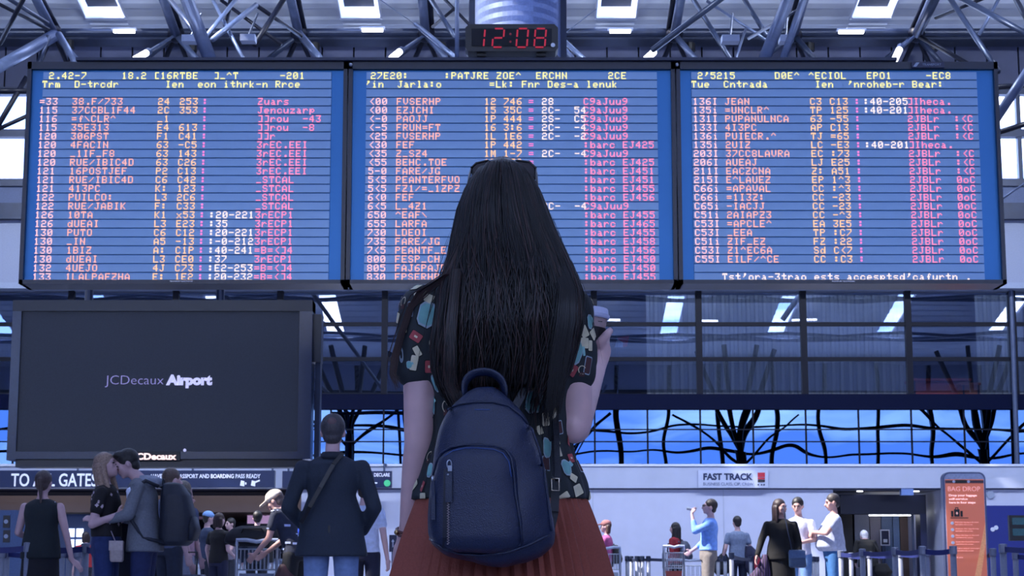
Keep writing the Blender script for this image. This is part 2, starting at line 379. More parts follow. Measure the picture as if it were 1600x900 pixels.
# ---- right opening
g = empty('door_2', (0, WY, 0), kind='structure')
YB = 46
MB().box((RX0, WY+.3, z_fb-.02), (RX1, 52, z_fb+.1)).build('soffit', mat('grey_soffit', '6a6e80', .5), g)
MB().box((X(1313, 790, 43), 43, Z(803, 43)), (X(1447, 790, 43), 43.6, Z(773, 43))).build('header', mat('navy_header', '06092e', .4), g)
MB().box((RX0-.2, WY+.3, 0), (RX0, 52, z_fb)).build('jamb', white_wall, g); MB().box((RX1, WY+.3, 0), (RX1+.2, 52, z_fb)).build('jamb', white_wall, g)
MB().box((X(1437, 790, 43), 43, 0), (X(1447, 790, 43), 43.5, Z(803, 43))).build('navy_post', navy, g)
for a, b, col in ((1300, 1334, '14121c'), (1336, 1360, '7c8298'), (1360, 1378, '84808f'), (1378, 1396, '5f769c'), (1396, 1407, '6c86b0'), (1407, 1425, '6b5850'), (1425, 1436, '20304a'), (1436, 1475, '36465e')):
    MB().box((X(a, 840, YB), YB, 0), (X(b, 840, YB)-.02, YB+.1, z_fb)).build('panel', mat('pnl_'+col, col, .45), g)
MB().box((X(1360, 840, 45), 45, Z(806, 45)), (X(1424, 840, 45), 45.1, Z(803, 45)+.02)).build('strip_light', lamp_m, g)
for px in (1427, 1434, 1457, 1468):
    MB().box((X(px, 840, 44)-.03, 44, 0), (X(px, 840, 44)+.03, 44.06, Z(803, 44))).build('mullion', light_panel, g)
MB().box((X(1449, 840, 44), 44, Z(833, 44)), (X(1474, 840, 44), 44.06, Z(833, 44)+.08)).build('transom', light_panel, g)
for px in (1355, 1445): MB().tube([(X(px, 766), WY+.9, z_fb-.04), (X(px, 766), WY+.9, z_fb-.02)], .07, 12).build('downlight', lamp_m, g)
MB().box((X(1407, 768), WY-.1, Z(774)), (X(1426, 768), WY+.1, Z(763))).build('small_sign', mat('small_sign_m', '6b86c4', .4), g)
q = P(1383, 840, 45.8); t = empty('notice_board', (q.x, 45.8, 0), label='framed dark notice with white marks in the doorway at right', cat='sign')
MB().box((q.x-.12, 45.8, q.z-.2), (q.x+.12, 45.84, q.z+.2)).build('frame', white_frame, t)
MB().box((q.x-.09, 45.78, q.z-.17), (q.x+.09, 45.8, q.z+.17)).build('sheet', navy, t)
MB().box((q.x-.05, 45.77, q.z-.12), (q.x+.05, 45.78, q.z-.04)).build('mark', white_frame, t)
MB().tube([(q.x, 45.9, 0), (q.x, 45.9, q.z)], .03, 8).build('stand', steel_l, t)
# side walls
for s_, nm in ((-1, 'wall_left'), (1, 'wall_right')):
    tag(MB().box((s_*HW, -20, 0), (s_*(HW+.3), 52, 19)).build(nm, mat('side_wall', '6a7390', .6)), kind='structure')
# ---------------------------------------------------------------- roof
Z0 = Z(44); SL = .17; YP = 10.0; ZP = Z0 + SL*(WY-YP)
def zr(y): return Z0 + SL*(WY-y) if y >= YP else ZP - (ZP-12.5)*(YP-y)/(YP+20)
roof = empty('ceiling', (0, WY, Z0), kind='structure')
ribm = mat('white_ribbed_sheet', 'c4ccdf', .5, var=.04, bscale=2)
def ribbed(x0, x1, y0, y1):
    """ribbed sheet: ribs run across the hall"""
    pitch = .16 if y0 > 30 else .8; n = max(1, int((y1-y0)/pitch)); vs = []; fs = []
    dy = (y1-y0)/n
    for i in range(n+1):
        for q, dz in ((0, 0), (.30, 0), (.42, .035), (.88, .035)):
            y = min(y0+(i+q)*dy, y1); vs += [(x0, y, zr(y)+dz), (x1, y, zr(y)+dz)]
    for i in range(len(vs)//2-1): fs.append((2*i, 2*i+1, 2*i+3, 2*i+2))
    vs2 = [(x0, y0, zr(y0)+.2), (x1, y0, zr(y0)+.2), (x0, y1, zr(y1)+.2), (x1, y1, zr(y1)+.2)]
    return MB().add(vs, fs).add(vs2, [(0, 1, 3, 2)])
sx0 = P(567, 25, 42).x; bay = P(960, 25, 42).x - sx0; sw = .46
ks = range(-5, 6)
ysegs = [(WY+.4, 30), (30, YP), (YP, -5), (-5, -20)]
cols = [sx0 + bay*k for k in ks]
for k, xs_ in enumerate(cols[:-1]):
    for (b, a) in ysegs:
        if k == 4 and (b, a) == (30, YP):      # unseen opening added in this bay to let the sun onto people
            for q in ((xs_+sw, -8.95, a, b), (-6.9, cols[k+1]-sw, a, b), (-8.95, -6.9, a, 21), (-8.95, -6.9, 26.5, b)): ribbed(*q).build('roof_sheet', ribm, roof)
            continue
        ribbed(xs_+sw, cols[k+1]-sw, a, b).build('roof_sheet', ribm, roof)
SKY = [(37.5, 41.45), (29, 34), (21, 26), (12, 18), (3, 8), (-6, -1), (-15, -9)]
k_ = 0
for xs_ in cols:
    edges = [WY+.4] + [e for s_ in SKY for e in (s_[1], s_[0])] + [-20]
    for i in range(0, len(edges), 2):
        b, a = edges[i], edges[i+1]
        if a < YP < b: ribbed(xs_-sw, xs_+sw, YP, b).build('roof_sheet', ribm, roof); ribbed(xs_-sw, xs_+sw, a, YP).build('roof_sheet', ribm, roof)
        else: ribbed(xs_-sw, xs_+sw, a, b).build('roof_sheet', ribm, roof)
m = MB()
for x0, x1 in ((-HW, cols[0]-sw), (cols[-1]+sw, HW)):
    for (b, a) in ysegs: m.v += []; r_ = ribbed(x0, x1, a, b); m.add(r_.v, r_.f)
m.build('roof_edge', ribm, roof)
grey_flap = mat('grey_blind', '3c4150', .6)
for xs_ in cols[3:8]:
    w = empty('window_4', (xs_, 41.4, zr(41.4)), kind='structure')
    y0, y1 = SKY[0]
    m = MB()
    for sx in (-1, 1):
        m.add([(xs_+sx*sw, y, zr(y)+d) for y, d in ((y0, -.03), (y1, -.03), (y1, .45), (y0, .45))] + [(xs_+sx*(sw+.04), y, zr(y)+d) for y, d in ((y0, -.03), (y1, -.03), (y1, .45), (y0, .45))],
              [(0,1,2,3),(7,6,5,4),(0,4,5,1),(1,5,6,2),(2,6,7,3),(3,7,4,0)])
    m.box((xs_-sw-.04, y1, zr(y1)-.05), (xs_+sw+.04, y1+.08, zr(y1)+.45)); m.build('frame', white_frame, w)
    MB().box((xs_-sw, y1-.14, zr(y1)-.06), (xs_+sw, y1+.02, zr(y1)-.02)).build('sill', white_frame, w)
    m = MB(); a, b = 40.55, 41.15
    m.add([(xs_-sw*.8, a, zr(a)+.12), (xs_+sw*.75, a, zr(a)+.12), (xs_+sw*.75, b, zr(b)+.12), (xs_-sw*.8, b, zr(b)+.12), (xs_-sw*.8, a, zr(a)+.15), (xs_+sw*.75, a, zr(a)+.15), (xs_+sw*.75, b, zr(b)+.15), (xs_-sw*.8, b, zr(b)+.15)],
          [(0,1,2,3),(7,6,5,4),(0,4,5,1),(1,5,6,2),(2,6,7,3),(3,7,4,0)]); m.build('blind', grey_flap, w)
# ---------------------------------------------------------------- roof steelwork
BEAM_Y = 40.6; BY0 = 14.0
def T(m, x0, y0, Y0, x1, y1, Y1, wpx):
    a, b = P(x0, y0, Y0), P(x1, y1, Y1); d = b-a
    m.tube([a, b], [wpx/2*Y0/F_PX, wpx/2*Y1/F_PX], 12)
t = empty('roof_beam', (0, BEAM_Y, Z(48, BEAM_Y)), kind='structure')
MB().tube([(-HW, BEAM_Y, Z(51, BEAM_Y)), (HW, BEAM_Y, Z(51, BEAM_Y))], .10, 14).build('tube', steel, t)
MB().tube([(-HW, BEAM_Y+.5, Z(43, BEAM_Y)), (HW, BEAM_Y+.5, Z(43, BEAM_Y))], .08, 14).build('tube', dark_metal, t)
nodes = [(83, 50), (275, 54), (467, 54), (665, 54), (862, 54), (1054, 54), (1240, 54), (1432, 54)]
for i, (nx, ny) in enumerate(nodes):
    q = P(nx, ny, BEAM_Y-.2)
    t = empty('roof_truss', q, kind='structure')
    MB().ell(q, .2).build('node', dark_metal, t, smooth=True)
    def tb(x0, y0, Y0, x1, y1, Y1, w, m_=steel, mir=1):
        mm = MB(); T(mm, x0, y0, Y0, x1, y1, Y1, w); mm.build('tube', m_, t, smooth=True)
    lean = -(nx-800)*.042 if nx < 800 else -(nx-800)*.05
    ox = (nx-800)*.058                      # the rafters run up towards the camera
    tb(nx, ny, 40.3, nx+ox+ (0 if nx > 800 else 0), -30, 38.0, 15, steel_l)
    tb(nx+ (9 if nx < 800 else -9), ny, 40.6, nx+ox*1.15+(14 if nx < 800 else -14), -30, 39.0, 11, dark_metal)
    # legs spreading below the node
    tb(nx, ny, 40.3, nx-62, ny+50, 40.8, 9, steel); tb(nx, ny, 40.3, nx+42, ny+50, 40.0, 10, steel_l if i < 6 else steel)
    tb(nx, ny, 40.4, nx-22, ny+50, 41.2, 8, dark_metal); tb(nx, ny, 40.4, nx+22, ny+50, 41.2, 7, dark_metal)
    MB().tube([P(nx+24, ny+14, 40.9), P(nx+24, ny+26, 40.9)], .13, 12).build('cylinder_light', black, t)
# crossing braces between the rafters, as seen overhead
t = empty('roof_truss', P(40, 20, 36), kind='structure')
for a in ((-20, 115, 34, 84, 56, 40, 20, steel_l), (0, 68, 35, 40, -8, 33, 8, dark_metal), (-10, 2, 36, 76, 46, 39, 6, dark_metal), (10, -4, 36, 74, 36, 39, 7, steel), (92, 54, 39, 120, 100, 37, 11, steel_l), (75, 58, 39, 60, 100, 38, 9, steel)):
    mm = MB(); T(mm, *a[:7]); mm.build('tube', a[7], t, smooth=True)
t = empty('roof_truss', P(320, 20, 30), kind='structure')
for a in ((288, -12, 18, 330, 98, BY0+.2, 22, steel_l), (262, -5, 34, 312, 60, 32, 8, steel), (372, -5, 34, 318, 62, 32, 7, steel_l), (330, -5, 34, 380, 92, 32, 6, steel_l), (400, 8, 34, 332, 62, 32, 9, steel_l), (345, 0, 36, 440, 70, 36, 6, dark_metal), (362, -6, 35, 352, 40, 36, 8, dark_metal), (445, -4, 34, 398, 70, 33, 9, dark_metal), (400, 8, 35, 470, 56, 38, 7, dark_metal), (500, 90, 36, 468, 52, 39, 10, steel_l)):
    mm = MB(); T(mm, *a[:7]); mm.build('tube', a[7], t, smooth=True)
t = empty('roof_truss', P(700, 20, 34), kind='structure')
for a in ((670, -6, 36, 712, 60, 34, 8, steel), (690, -6, 37, 735, 40, 36, 5, dark_metal), (676, 42, 38, 708, 15, 36, 5, dark_metal), (650, 38, 36, 714, 92, 34, 8, steel_l), (875, 58, 36, 912, 92, 35, 8, steel_l), (714, -20, 18, 714, 97, BY0+.15, 7, steel_l), (592, -2, 38, 654, 42, 38, 1.5, steel_l), (932, 14, 38, 875, 58, 38, 1.5, steel_l)):
    mm = MB(); T(mm, *a[:7]); mm.build('tube', a[7], t, smooth=True)
t = empty('roof_truss', P(1150, 20, 34), kind='structure')
for a in ((1140, -12, 34, 1020, 78, 36, 10, steel), (1080, -6, 36, 1142, 94, 34, 8, steel), (1105, 2, 36, 1200, 64, 35, 5, steel_l), (1160, -6, 36, 1198, 56, 35, 8, steel), (1165, 45, 36, 1150, 92, 35, 4, steel_l), (1236, -12, 19, 1192, 98, BY0+.2, 20, steel_l), (1258, -8, 20, 1222, 97, BY0+.2, 12, steel_l), (1256, 10, 30, 1170, 60, 33, 5, steel)):
    mm = MB(); T(mm, *a[:7]); mm.build('tube', a[7], t, smooth=True)
t = empty('roof_truss', P(1500, 20, 32), kind='structure')
for a in ((1465, -8, 37, 1434, 54, 39, 14, steel), (1462, 28, 38, 1540, -4, 36, 6, dark_metal), (1482, -6, 34, 1560, 112, 32, 9, steel), (1500, -4, 34, 1610, 56, 32, 10, steel), (1562, -4, 36, 1530, 54, 36, 6, steel_l), (1585, -6, 33, 1615, 50, 31, 9, dark_metal), (1435, 56, 39, 1530, 110, 37, 8, dark_metal), (1620, 90, 30, 1550, 195, 30, 16, steel_l), (1545, 137, 34, 1620, 132, 34, 9, dark_metal), (1550, 210, 33, 1620, 188, 33, 9, dark_metal), (1560, 315, 38, 1610, 280, 37, 3, steel_l)):
    mm = MB(); T(mm, *a[:7]); mm.build('tube', a[7], t, smooth=True)
t = empty('roof_truss', P(20, 180, 36), kind='structure')
for a in ((-20, 225, 36, 42, 120, 36, 9, dark_metal), (-10, 205, 36, 45, 180, 36, 7, dark_metal), (-20, 142, 36, 45, 142, 36, 10, dark_metal)):
    mm = MB(); T(mm, *a[:7]); mm.build('tube', a[7], t, smooth=True)
# strip lamps fixed under the beam and the legs
for i, (px, py, w) in enumerate(((194, 49, 34), (582, 47, 34), (969, 49, 34), (1330, 50, 40))):
    q = P(px, py, 40.2); L = w/2*40.2/F_PX
    t = empty('strip_lamp', q, label=['leftmost', 'second from left', 'third from left', 'rightmost'][i]+' of the lit white strip lamps on the roof beam under the skylights', cat='lamp', group='strip lamps on the roof beam')
    MB().box((q.x-L, q.y-.05, q.z-.03), (q.x+L, q.y+.05, q.z+.03)).build('tube', lamp_m, t)
    MB().box((q.x-L-.05, q.y-.06, q.z+.03), (q.x+L+.05, q.y+.06, q.z+.07)).build('housing', light_panel, t)
for i, (a, b) in enumerate((((212, 92), (228, 83)), ((612, 91), (624, 81)), ((1010, 92), (1021, 82)), ((1397, 95), (1405, 78)))):
    p0, p1 = P(*a, 38.5), P(*b, 39.4)
    t = empty('tilted_lamp', p1, label=['leftmost', 'second from left', 'third from left', 'rightmost'][i]+' of the short glowing tilted tubes just above the departure boards', cat='lamp', group='tilted tubes over the boards')
    MB().tube([p0, p1], .075, 12).build('tube', lamp_m, t); MB().tube([p1, p1+(p1-p0)*.3], .085, 12).build('socket', steel_l, t); MB().tube([p1, P(*((275, 54), (665, 54), (1054, 54), (1432, 54))[i], 40.3)], .035, 8).build('arm', steel_l, t)
for i, (px, py, w, lab) in enumerate(((298, 62, 26, 'boxy pale floodlight left of the thick grey hanger tube'), (388, 61, 24, 'boxy pale floodlight right of the thick grey hanger tube'), (1141, 62, 28, 'boxy pale floodlight on the left of the right hanger'), (1228, 62, 22, 'boxy pale floodlight on the right hanger'))):
    q = P(px, py, 31); L = w/2*31/F_PX
    t = empty('floodlight', q, label=lab, cat='lamp')
    MB().box((q.x-L, q.y-.12, q.z-.06), (q.x+L, q.y+.12, q.z+.06)).build('housing', light_panel, t)
    MB().tube([(q.x, q.y, q.z+.05), (q.x+.1, q.y+.4, q.z+.6)], .02, 8).build('bracket', steel, t)
# ---------------------------------------------------------------- facade behind the camera (seen in the mirror glass)
fb = empty('window_5', (0, -20, 0), kind='structure')
m = MB()
for i in range(21):
    x = -30+i*3; m.box((x-.12, -20.1, 0), (x+.12, -19.8, 12.5))
for z in (6.0, 7.4, 8.9, 10.3): m.box((-HW, -20, z-.07), (HW, -19.8, z+.07))
m.build('mullion_grid', dark_metal, fb)
MB().box((-HW, -20.1, 10.3), (HW, -19.7, 11.0)).build('head_beam', dark_metal, fb); MB().box((-HW, -20.1, 11.0), (HW, -19.8, 13)).build('head_wall', light_panel, fb)
MB().box((-HW, -20.1, 0), (HW, -19.8, 6.0)).build('base_wall', mat('shading_base_wall_m', '4b526b', .7), fb)  # unseen wall, raised to cut the daylight reaching the foreground
for x, hub in ((-9, 8.2), (12.6, 7.3), (26, 7.6), (2, 7.5), (-22, 7.6)):
    t = empty('tree_column', (x, -17, 0), kind='structure')
    m = MB(); m.tube([(x, -17, 0), (x, -17, hub)], .28, 12)
    for sx in (-1, 1):
        m.tube([(x, -17, hub), (x+sx*2.2, -17, 13)], .14, 8); m.tube([(x, -17, hub), (x+sx*.9, -15, 13)], .14, 8); m.tube([(x, -17, hub-.8), (x+sx*3.6, -17, hub+2.2)], .08, 8)
    m.build('trunk', dark_metal, t)
m = MB()
for y in (-14, -8, -2, 4):
    for k in range(-5, 5):
        x = k*bay + sx0 + bay/2; z = zr(y)-.6
        m.tube([(x-bay/2, y, z), (x+bay/2, y+3, z)], .09, 8); m.tube([(x+bay/2, y, z), (x-bay/2, y+3, z)], .09, 8)
    m.tube([(-HW, y, zr(y)-.6), (HW, y, zr(y)-.6)], .11, 8)
tag(m.build('roof_bracing', steel_l), kind='structure')
for k in range(-3, 4):
    t = empty('strip_lamp', (k*5.1, -10, zr(-10)-.9), kind='structure')
    MB().box((k*5.1-.6, -10.06, zr(-10)-.95), (k*5.1+.6, -9.94, zr(-10)-.85)).build('tube', lamp_m, t)

for fo in WALL_FILLS:  # housings made for the added fill lamps, out of view
    x, y, z = fo.location
    t = empty('floodlight', (x, y, z), kind='structure')
    MB().tube([(x, y-.02, z+.06), (x, y-.05, z+.3)], [.5, .25], 20).build('housing', light_panel, t); MB().tube([(x, y, z+.25), (x, y, zr(y))], .03, 8).build('stem', steel, t)
# ================================================================ departure boards
_F = """0000000000 00005F0000 0007000700 147F147F14 242A7F2A12 2313086462 3649562050 0008070300 001C224100 0041221C00 2A1C7F1C2A 08083E0808 0080703000 0808080808 0000606000 2010080402
3E5149453E 00427F4000 7249494946 2141494D33 1814127F10 2745454539 3C4A494931 4121110907 3649494936 464949291E 0036360000 0040340000 0008142241 1414141414 0041221408 0201590906
3E415D594E 7C1211127C 7F49494936 3E41414122 7F4141413E 7F49494941 7F09090901 3E41415173 7F0808087F 00417F4100 2040413F01 7F08142241 7F40404040 7F021C027F 7F0408107F 3E4141413E
7F09090906 3E4151215E 7F09192946 2649494932 03017F0103 3F4040403F 1F2040201F 3F4038403F 6314081463 0304780403 6159494D43 007F414141 0204081020 004141417F 0402010204 4040404040
0003070800 2054547840 7F28444438 3844444428 384444287F 3854545418 00087E0902 18A4A49C78 7F08040478 00447D4000 2040403D00 7F10284400 00417F4000 7C04780478 7C08040478 3844444438
FC18242418 18242418FC 7C08040408 4854545424 04043F4424 3C4040207C 1C2040201C 3C4030403C 4428102844 4C9090907C 4464544C44""".split()
def glyph(ch):
    i = ord(ch)-32
    return [int(_F[i][2*k:2*k+2], 16) for k in range(5)] if 0 <= i < len(_F) else [0]*5
def led(m, txt, x, zt, pitch, h, y):
    """dot-matrix characters as small raised dots, neighbouring dots of one column fused"""
    d = h/7; w = pitch*.72/5; r = .5
    for ch in txt:
        for c, bits in enumerate(glyph(ch)):
            j = 0
            while j < 8:
                if bits >> j & 1:
                    k = j
                    while k < 7 and bits >> (k+1) & 1: k += 1
                    x0 = x+c*w - w*.10; x1 = x+(c+1)*w + w*.10; z1 = zt-j*d+d*.05; z0 = zt-(k+1)*d-d*.05; q = w*.35
                    m.add([(x0, y, z0+q), (x0+q, y, z0), (x1-q, y, z0), (x1, y, z0+q), (x1, y, z1-q), (x1-q, y, z1), (x0+q, y, z1), (x0, y, z1-q)], [(0,1,2,3,4,5,6,7)])
                    j = k+1
                else: j += 1
        x += pitch
BY = 14.0; K = BY/20
board_a = 1
row_m = mat('display_row', '6c86a8', .40, metal=.6, emit=.18, ecol='4a6898', var=.04, bscale=1.5)
margin_m = mat('display_margin', '2c6098', .38, metal=.6, emit=.17, ecol='1c4a84', var=.04, bscale=1.5)
frame_m = mat('board_frame', '06122e', .35, var=.1)
tx = dict(hdr=mat('led_yellow', '201c10', .5, emit=1.25, ecol='fff4a0'), num=mat('led_rose', '201010', .5, emit=1.3, ecol='ffc0c8'), name=mat('led_salmon', '201010', .5, emit=1.2, ecol='ffb0a8'),
          orange=mat('led_orange', '201208', .5, emit=1.25, ecol='ffc49a'), colon=mat('led_magenta', '201018', .5, emit=1.3, ecol='f07cc8'), status=mat('led_pink', '201018', .5, emit=1.3, ecol='ff86b4'), white=mat('led_white', '202020', .5, emit=1.3, ecol='ffe4e0'))
def bx(px): return P(px, 160, BY).x
zc0, zc1 = P(800, 118, BY).z, P(800, 432.5, BY).z
rp_ = (zc0-zc1)/23
CW = 10.15*BY/2760
def board(lab, x0, x1, xi0, xi1, rows, brand_px):
    zb_, zt_ = P(800, 443.5, BY).z, P(800, 97, BY).z
    t = empty('departure_board', ((x0+x1)/2, BY, zb_), label=lab, cat='display board', group='departure boards')
    mb = MB(); fw = .045*K
    mb.box((x0, BY-.012, zb_), (x1, BY+.30, zb_+fw)); mb.box((x0, BY-.012, zt_-.085*K), (x1, BY+.30, zt_)); mb.box((x0, BY-.012, zb_), (x0+fw, BY+.30, zt_)); mb.box((x1-fw, BY-.012, zb_), (x1, BY+.30, zt_))
    mb.build('frame', frame_m, t)
    MB().box((x0+.02, BY+.03, zb_+.02), (x1-.02, BY+.28, zt_-.02)).build('screen', margin_m, t)
    MB().box(((x0+x1)/2-.14*K, BY-.016, zb_+.010), ((x0+x1)/2+.14*K, BY-.012, zb_+.027)).build('maker_plate', frame_m, t)
    plane_text('TRANSPORT ELECTRONIC', (x0+x1)/2-.13*K, zb_+.013, BY-.018, .010, .26*K, mat('plate_white', 'c8d0e8', .5, emit=.3), t, ext=.001)
    for r in range(24):
        zc = zc0 - r*rp_
        row = MB().box((xi0, BY+.008, zc-rp_*.43), (xi1, BY+.04, zc+rp_*.43)).build('display_row', row_m, t)
        for kind, items in rows.get(r, {}).items():
            mm = MB()
            for px, s_ in items: led(mm, s_, bx(px), zc+rp_*.41, CW, rp_*.80, BY+.004)
            if mm.v: tag(mm.build('row_text', tx[kind], row, recalc=False), kind='stuff')
    return t
def R(): return {}
B1 = {0: {'hdr': [(75, '2.42-7'), (189, '18.2 [16RTBE'), (333, ']_^T'), (437, '-201')]}, 1: {'hdr': [(65, 'Trm  D-trcdr'), (258, 'Ien  eon ithrk-n Rrce')]}}
nm = ['38.F/733', '37CCBL1F44', '=f\\CLR^', '35E313', '306PST', '4FACIN', '_1IF_F8', 'RUE/IBIC4D', '16POSTJEF', 'RUE/IBIC4D', '413PC', 'PUILCO:', 'RUE/JABIK', '10TA', 'dUEAI', 'PUTO', '_IN', '1BIZ', 'dUEAI', '4UEJO', '1LALPAFZHA']
nu = ['=33', '115', '116', '115', '120', '120', '120', '120', '121', '121', '121', '122', '122', '126', '126', '130', '130', '130', '130', '132', '133']
ca = ['24', '2C', '_1', 'E4', 'F1', '63', '63', '63', 'P2', 'C6', 'K:', 'L3', 'F:', 'K1', 'L3', 'C6', 'A5', 'A:', 'L3', '4J', 'E:']
cb = ['253', '353', '', '613', 'C41', '-C5', '143', 'C26', 'C13', 'C42', '123', '2C6', 'C33', 'x53', 'E23', 'C12', '-13', 'C1P', 'CE0', 'C73', '1E2']
cg = ['']*13 + [':20-221', ':35', ':20-221', ':-0-212', ':40-241', ':37', ':E2-253', ':20-232']
st = ['Zuars', 'Jencuzarp', ']]rou  -43', ']]rou  -8', ']]r'] + ['3rEC.EEI']*4 + ['_STCAL']*4 + ['3rECP1']*4 + ['=B=<]4', '3rECP1', '=B=<]4', '=B=<]4']
for i in range(21):
    B1[3+i] = dict(num=[(62, nu[i])], name=[(113, nm[i])], orange=[(247, ca[i]), (281, cb[i])], colon=[(317, ':')], white=[(332, cg[i])], status=[(403, st[i])])
B2 = {0: {'hdr': [(579, '27E20:'), (695, ':PATJRE ZOE^'), (838, 'ERCHN'), (951, '2CE')]}, 1: {'hdr': [(571, "'in"), (621, 'Jarla:o'), (765, '=Lk: Fnr Des-a lenuk')]}}
nm = ['FVSERHP', 'EZJCHI', 'PAOJJ', 'FRUN=FT', 'FVSERHP', 'FEF', 'Z_SZ4', 'BEHC.TOE', 'FARE/JG', 'PEANTERFVO', 'FZ1/=_1ZPZ', 'FEF', 'L_4Z1', '^EAF\\', 'LARFA', 'LDEOI', 'FARE/JG', 'PEANTF_E', 'FESP_CH', 'FAJ6PAJD', 'FPSERHP']
nu = ['<00', '<00', '<-0', '<-5', '<25', '<30', '<35', '<55', '5-0', '5<5', '5<5', '6<0', '6<5', '650', '655', '730', '735', '7<5', '800', '805', '830']
cb = ["12 746", '15 35C', '1P 444', '16 3:6', '1L 1E6', '1P 442', '1M 1-7', '1P 35C'] + ['1P 146']*13
for i in range(21):
    g_ = {0: '28', 1: '2C-  54', 2: '2S-  C5', 3: '2C-  -4', 4: '2C-  -2', 6: '2C-  -4', 12: '2C-  -4'}.get(i, '')
    s_ = 'C9aJuu9' if i in (0, 1, 2, 3, 4, 6, 12) else ':barc EJ4%d' % [0, 0, 0, 0, 0, 25, 0, 25, 51, 51, 55, 56, 0, 55, 65, 55, 58, 56, 50, 50, 55][i]
    B2[3+i] = dict(num=[(577, nu[i])], name=[(620, nm[i])], orange=[(757, cb[i])], colon=[(826, '=')], status=[(912, s_)], white=[(847, g_)])
B3 = {0: {'hdr': [(1091, "2'5215"), (1212, 'D0E^'), (1265, '^ECIOL'), (1356, 'EPO1'), (1449, '-EC8')]}, 1: {'hdr': [(1081, 'Tue  Cntrada'), (1275, 'Ien  \'nro'), (1366, 'heb-r Bear:')]}}
nm = ['JEAN', '=UNCLR^', 'PUPANULNCA', '4I3PC', 'PUIECR.^', '2UIZ', '37CC8LAVRA', 'AUEAJ', 'EACZCNA', 'E^LAUEZ', '=APAVAL', '=1I3Z:', '-IACJJ', '2AIAPZ3', '=APCLE^', '_EEA', 'ZIF_EZ', 'Z1^EC6A', 'EILF/^CE']
nu = ['136I', '135i', '131I', '133I', '136i', '135i', '203I', '206I', '211I', '215I', 'C66i', 'C66i', 'C65i', 'C51i', 'C53I', 'C53I', 'C51i', 'C53I', 'C55I']
ca = ['C3', 'TP', '63', 'AP', 'TJ', 'LC', 'EC', 'LJ', 'Z:', 'EP', 'CC', 'CC', 'CC', 'CC', 'EA', 'TP', 'FZ', 'Sd', 'CC']
cb = ['C13', '125', '-55', 'C13', '=65', '-E3', ':73', 'E25', 'A51', '1^3', ':^3', '-23', '-23', '-^3', '3E5', ':C7', ':22', 'C<7', ':C3']
for i in range(19):
    s_ = ']Iheca.' if i in (0, 1, 5) else '2JBLr'
    rt = '' if i in (0, 1, 5) else (':<C' if i < 9 else '0oC')
    B3[3+i] = dict(num=[(1083, nu[i])], name=[(1133, nm[i])], orange=[(1266, ca[i]), (1297, cb[i])], colon=[(1336, ':')], white=[(1350, {0: ':40-205', 1: ':40-201', 5: ':40-201'}.get(i, ''))], status=[(1418, s_), (1491, rt)])
B3[23] = {'white': [(1124, "Tst'ora-3trao ests accesptsd'cafurtn .")]}
bxs = [-5.515*K, bx(543.5), bx(1056), 5.53*K]
board('large blue departure board on the left, left of the woman, above the dark advertising screen', bxs[0], bxs[1]-.005, bx(65.5), bx(517), B1, 282)
board('large blue departure board in the middle, half hidden behind the woman\'s head', bxs[1]+.005, bxs[2]-.005, bx(572), bx(1027), B2, 0)
board('large blue departure board on the right, with one line of text at its foot', bxs[2]+.005, bxs[3], bx(1081), bx(1528), B3, 1315)
# header rail over the boards, hung from the roof
zt_ = P(800, 97, BY).z
t = empty('mounting_rail', (0, BY+.1, zt_), label='long dark blue rail running above the three departure boards', cat='rail')
MB().box((bx(118), BY-.05, zt_+.002), (bx(1402), BY+.25, zt_+.026)).build('rail', mat('rail_blue', '0a1a3e', .4), t)
for px in (548, 1058):
    MB().ell(P(px, 101, BY-.1), .014).build('bolt', chrome, t)
q = P(1452, 101, BY-.035); t2 = empty('maker_sign', q, label='small pale maker\'s plate on the top edge of the right departure board', cat='sign')
MB().box((q.x-.14, q.y, q.z-.024), (q.x+.12, q.y+.02, q.z+.02)).build('plate', navy, t2)
mm = MB(); mm.poly([(q.x-.13, q.z-.017), (q.x-.105, q.z-.017), (q.x-.077, q.z+.017), (q.x-.105, q.z+.017)], q.y-.005, q.y); mm.build('emblem', light_panel, t2)
plane_text('TRANSPORT', q.x-.056, q.z-.009, q.y-.004, .018, .15, light_panel, t2, ext=.002)
# ---------------------------------------------------------------- clock
CY = BY-.14
q0, q1 = P(727, 80, CY), P(872, 37.5, CY)
t = empty('digital_clock', ((q0.x+q1.x)/2, CY+.07, q0.z), label='black wall clock with red digits 12:08 above the middle board', cat='clock')
mm = MB(); mm.poly([(q0.x+a, q0.z+b) for a, b in ((.02, 0), (q1.x-q0.x-.02, 0), (q1.x-q0.x, .03), (q1.x-q0.x, q1.z-q0.z-.03), (q1.x-q0.x-.03, q1.z-q0.z), (.03, q1.z-q0.z), (0, q1.z-q0.z-.03), (0, .03))], CY, CY+.18)
mm.build('case', mat('clock_case', '080a14', .3), t)
MB().box((q0.x+.05, CY-.01, q0.z+.04), (q1.x-.05, CY, q1.z-.04)).build('face', mat('clock_face', '05040a', .12, spec=.6), t)
seg = mat('segment_red', '300408', .4, emit=1.0, ecol='a8102e'); sego = mat('segment_off', '16050c', .4)
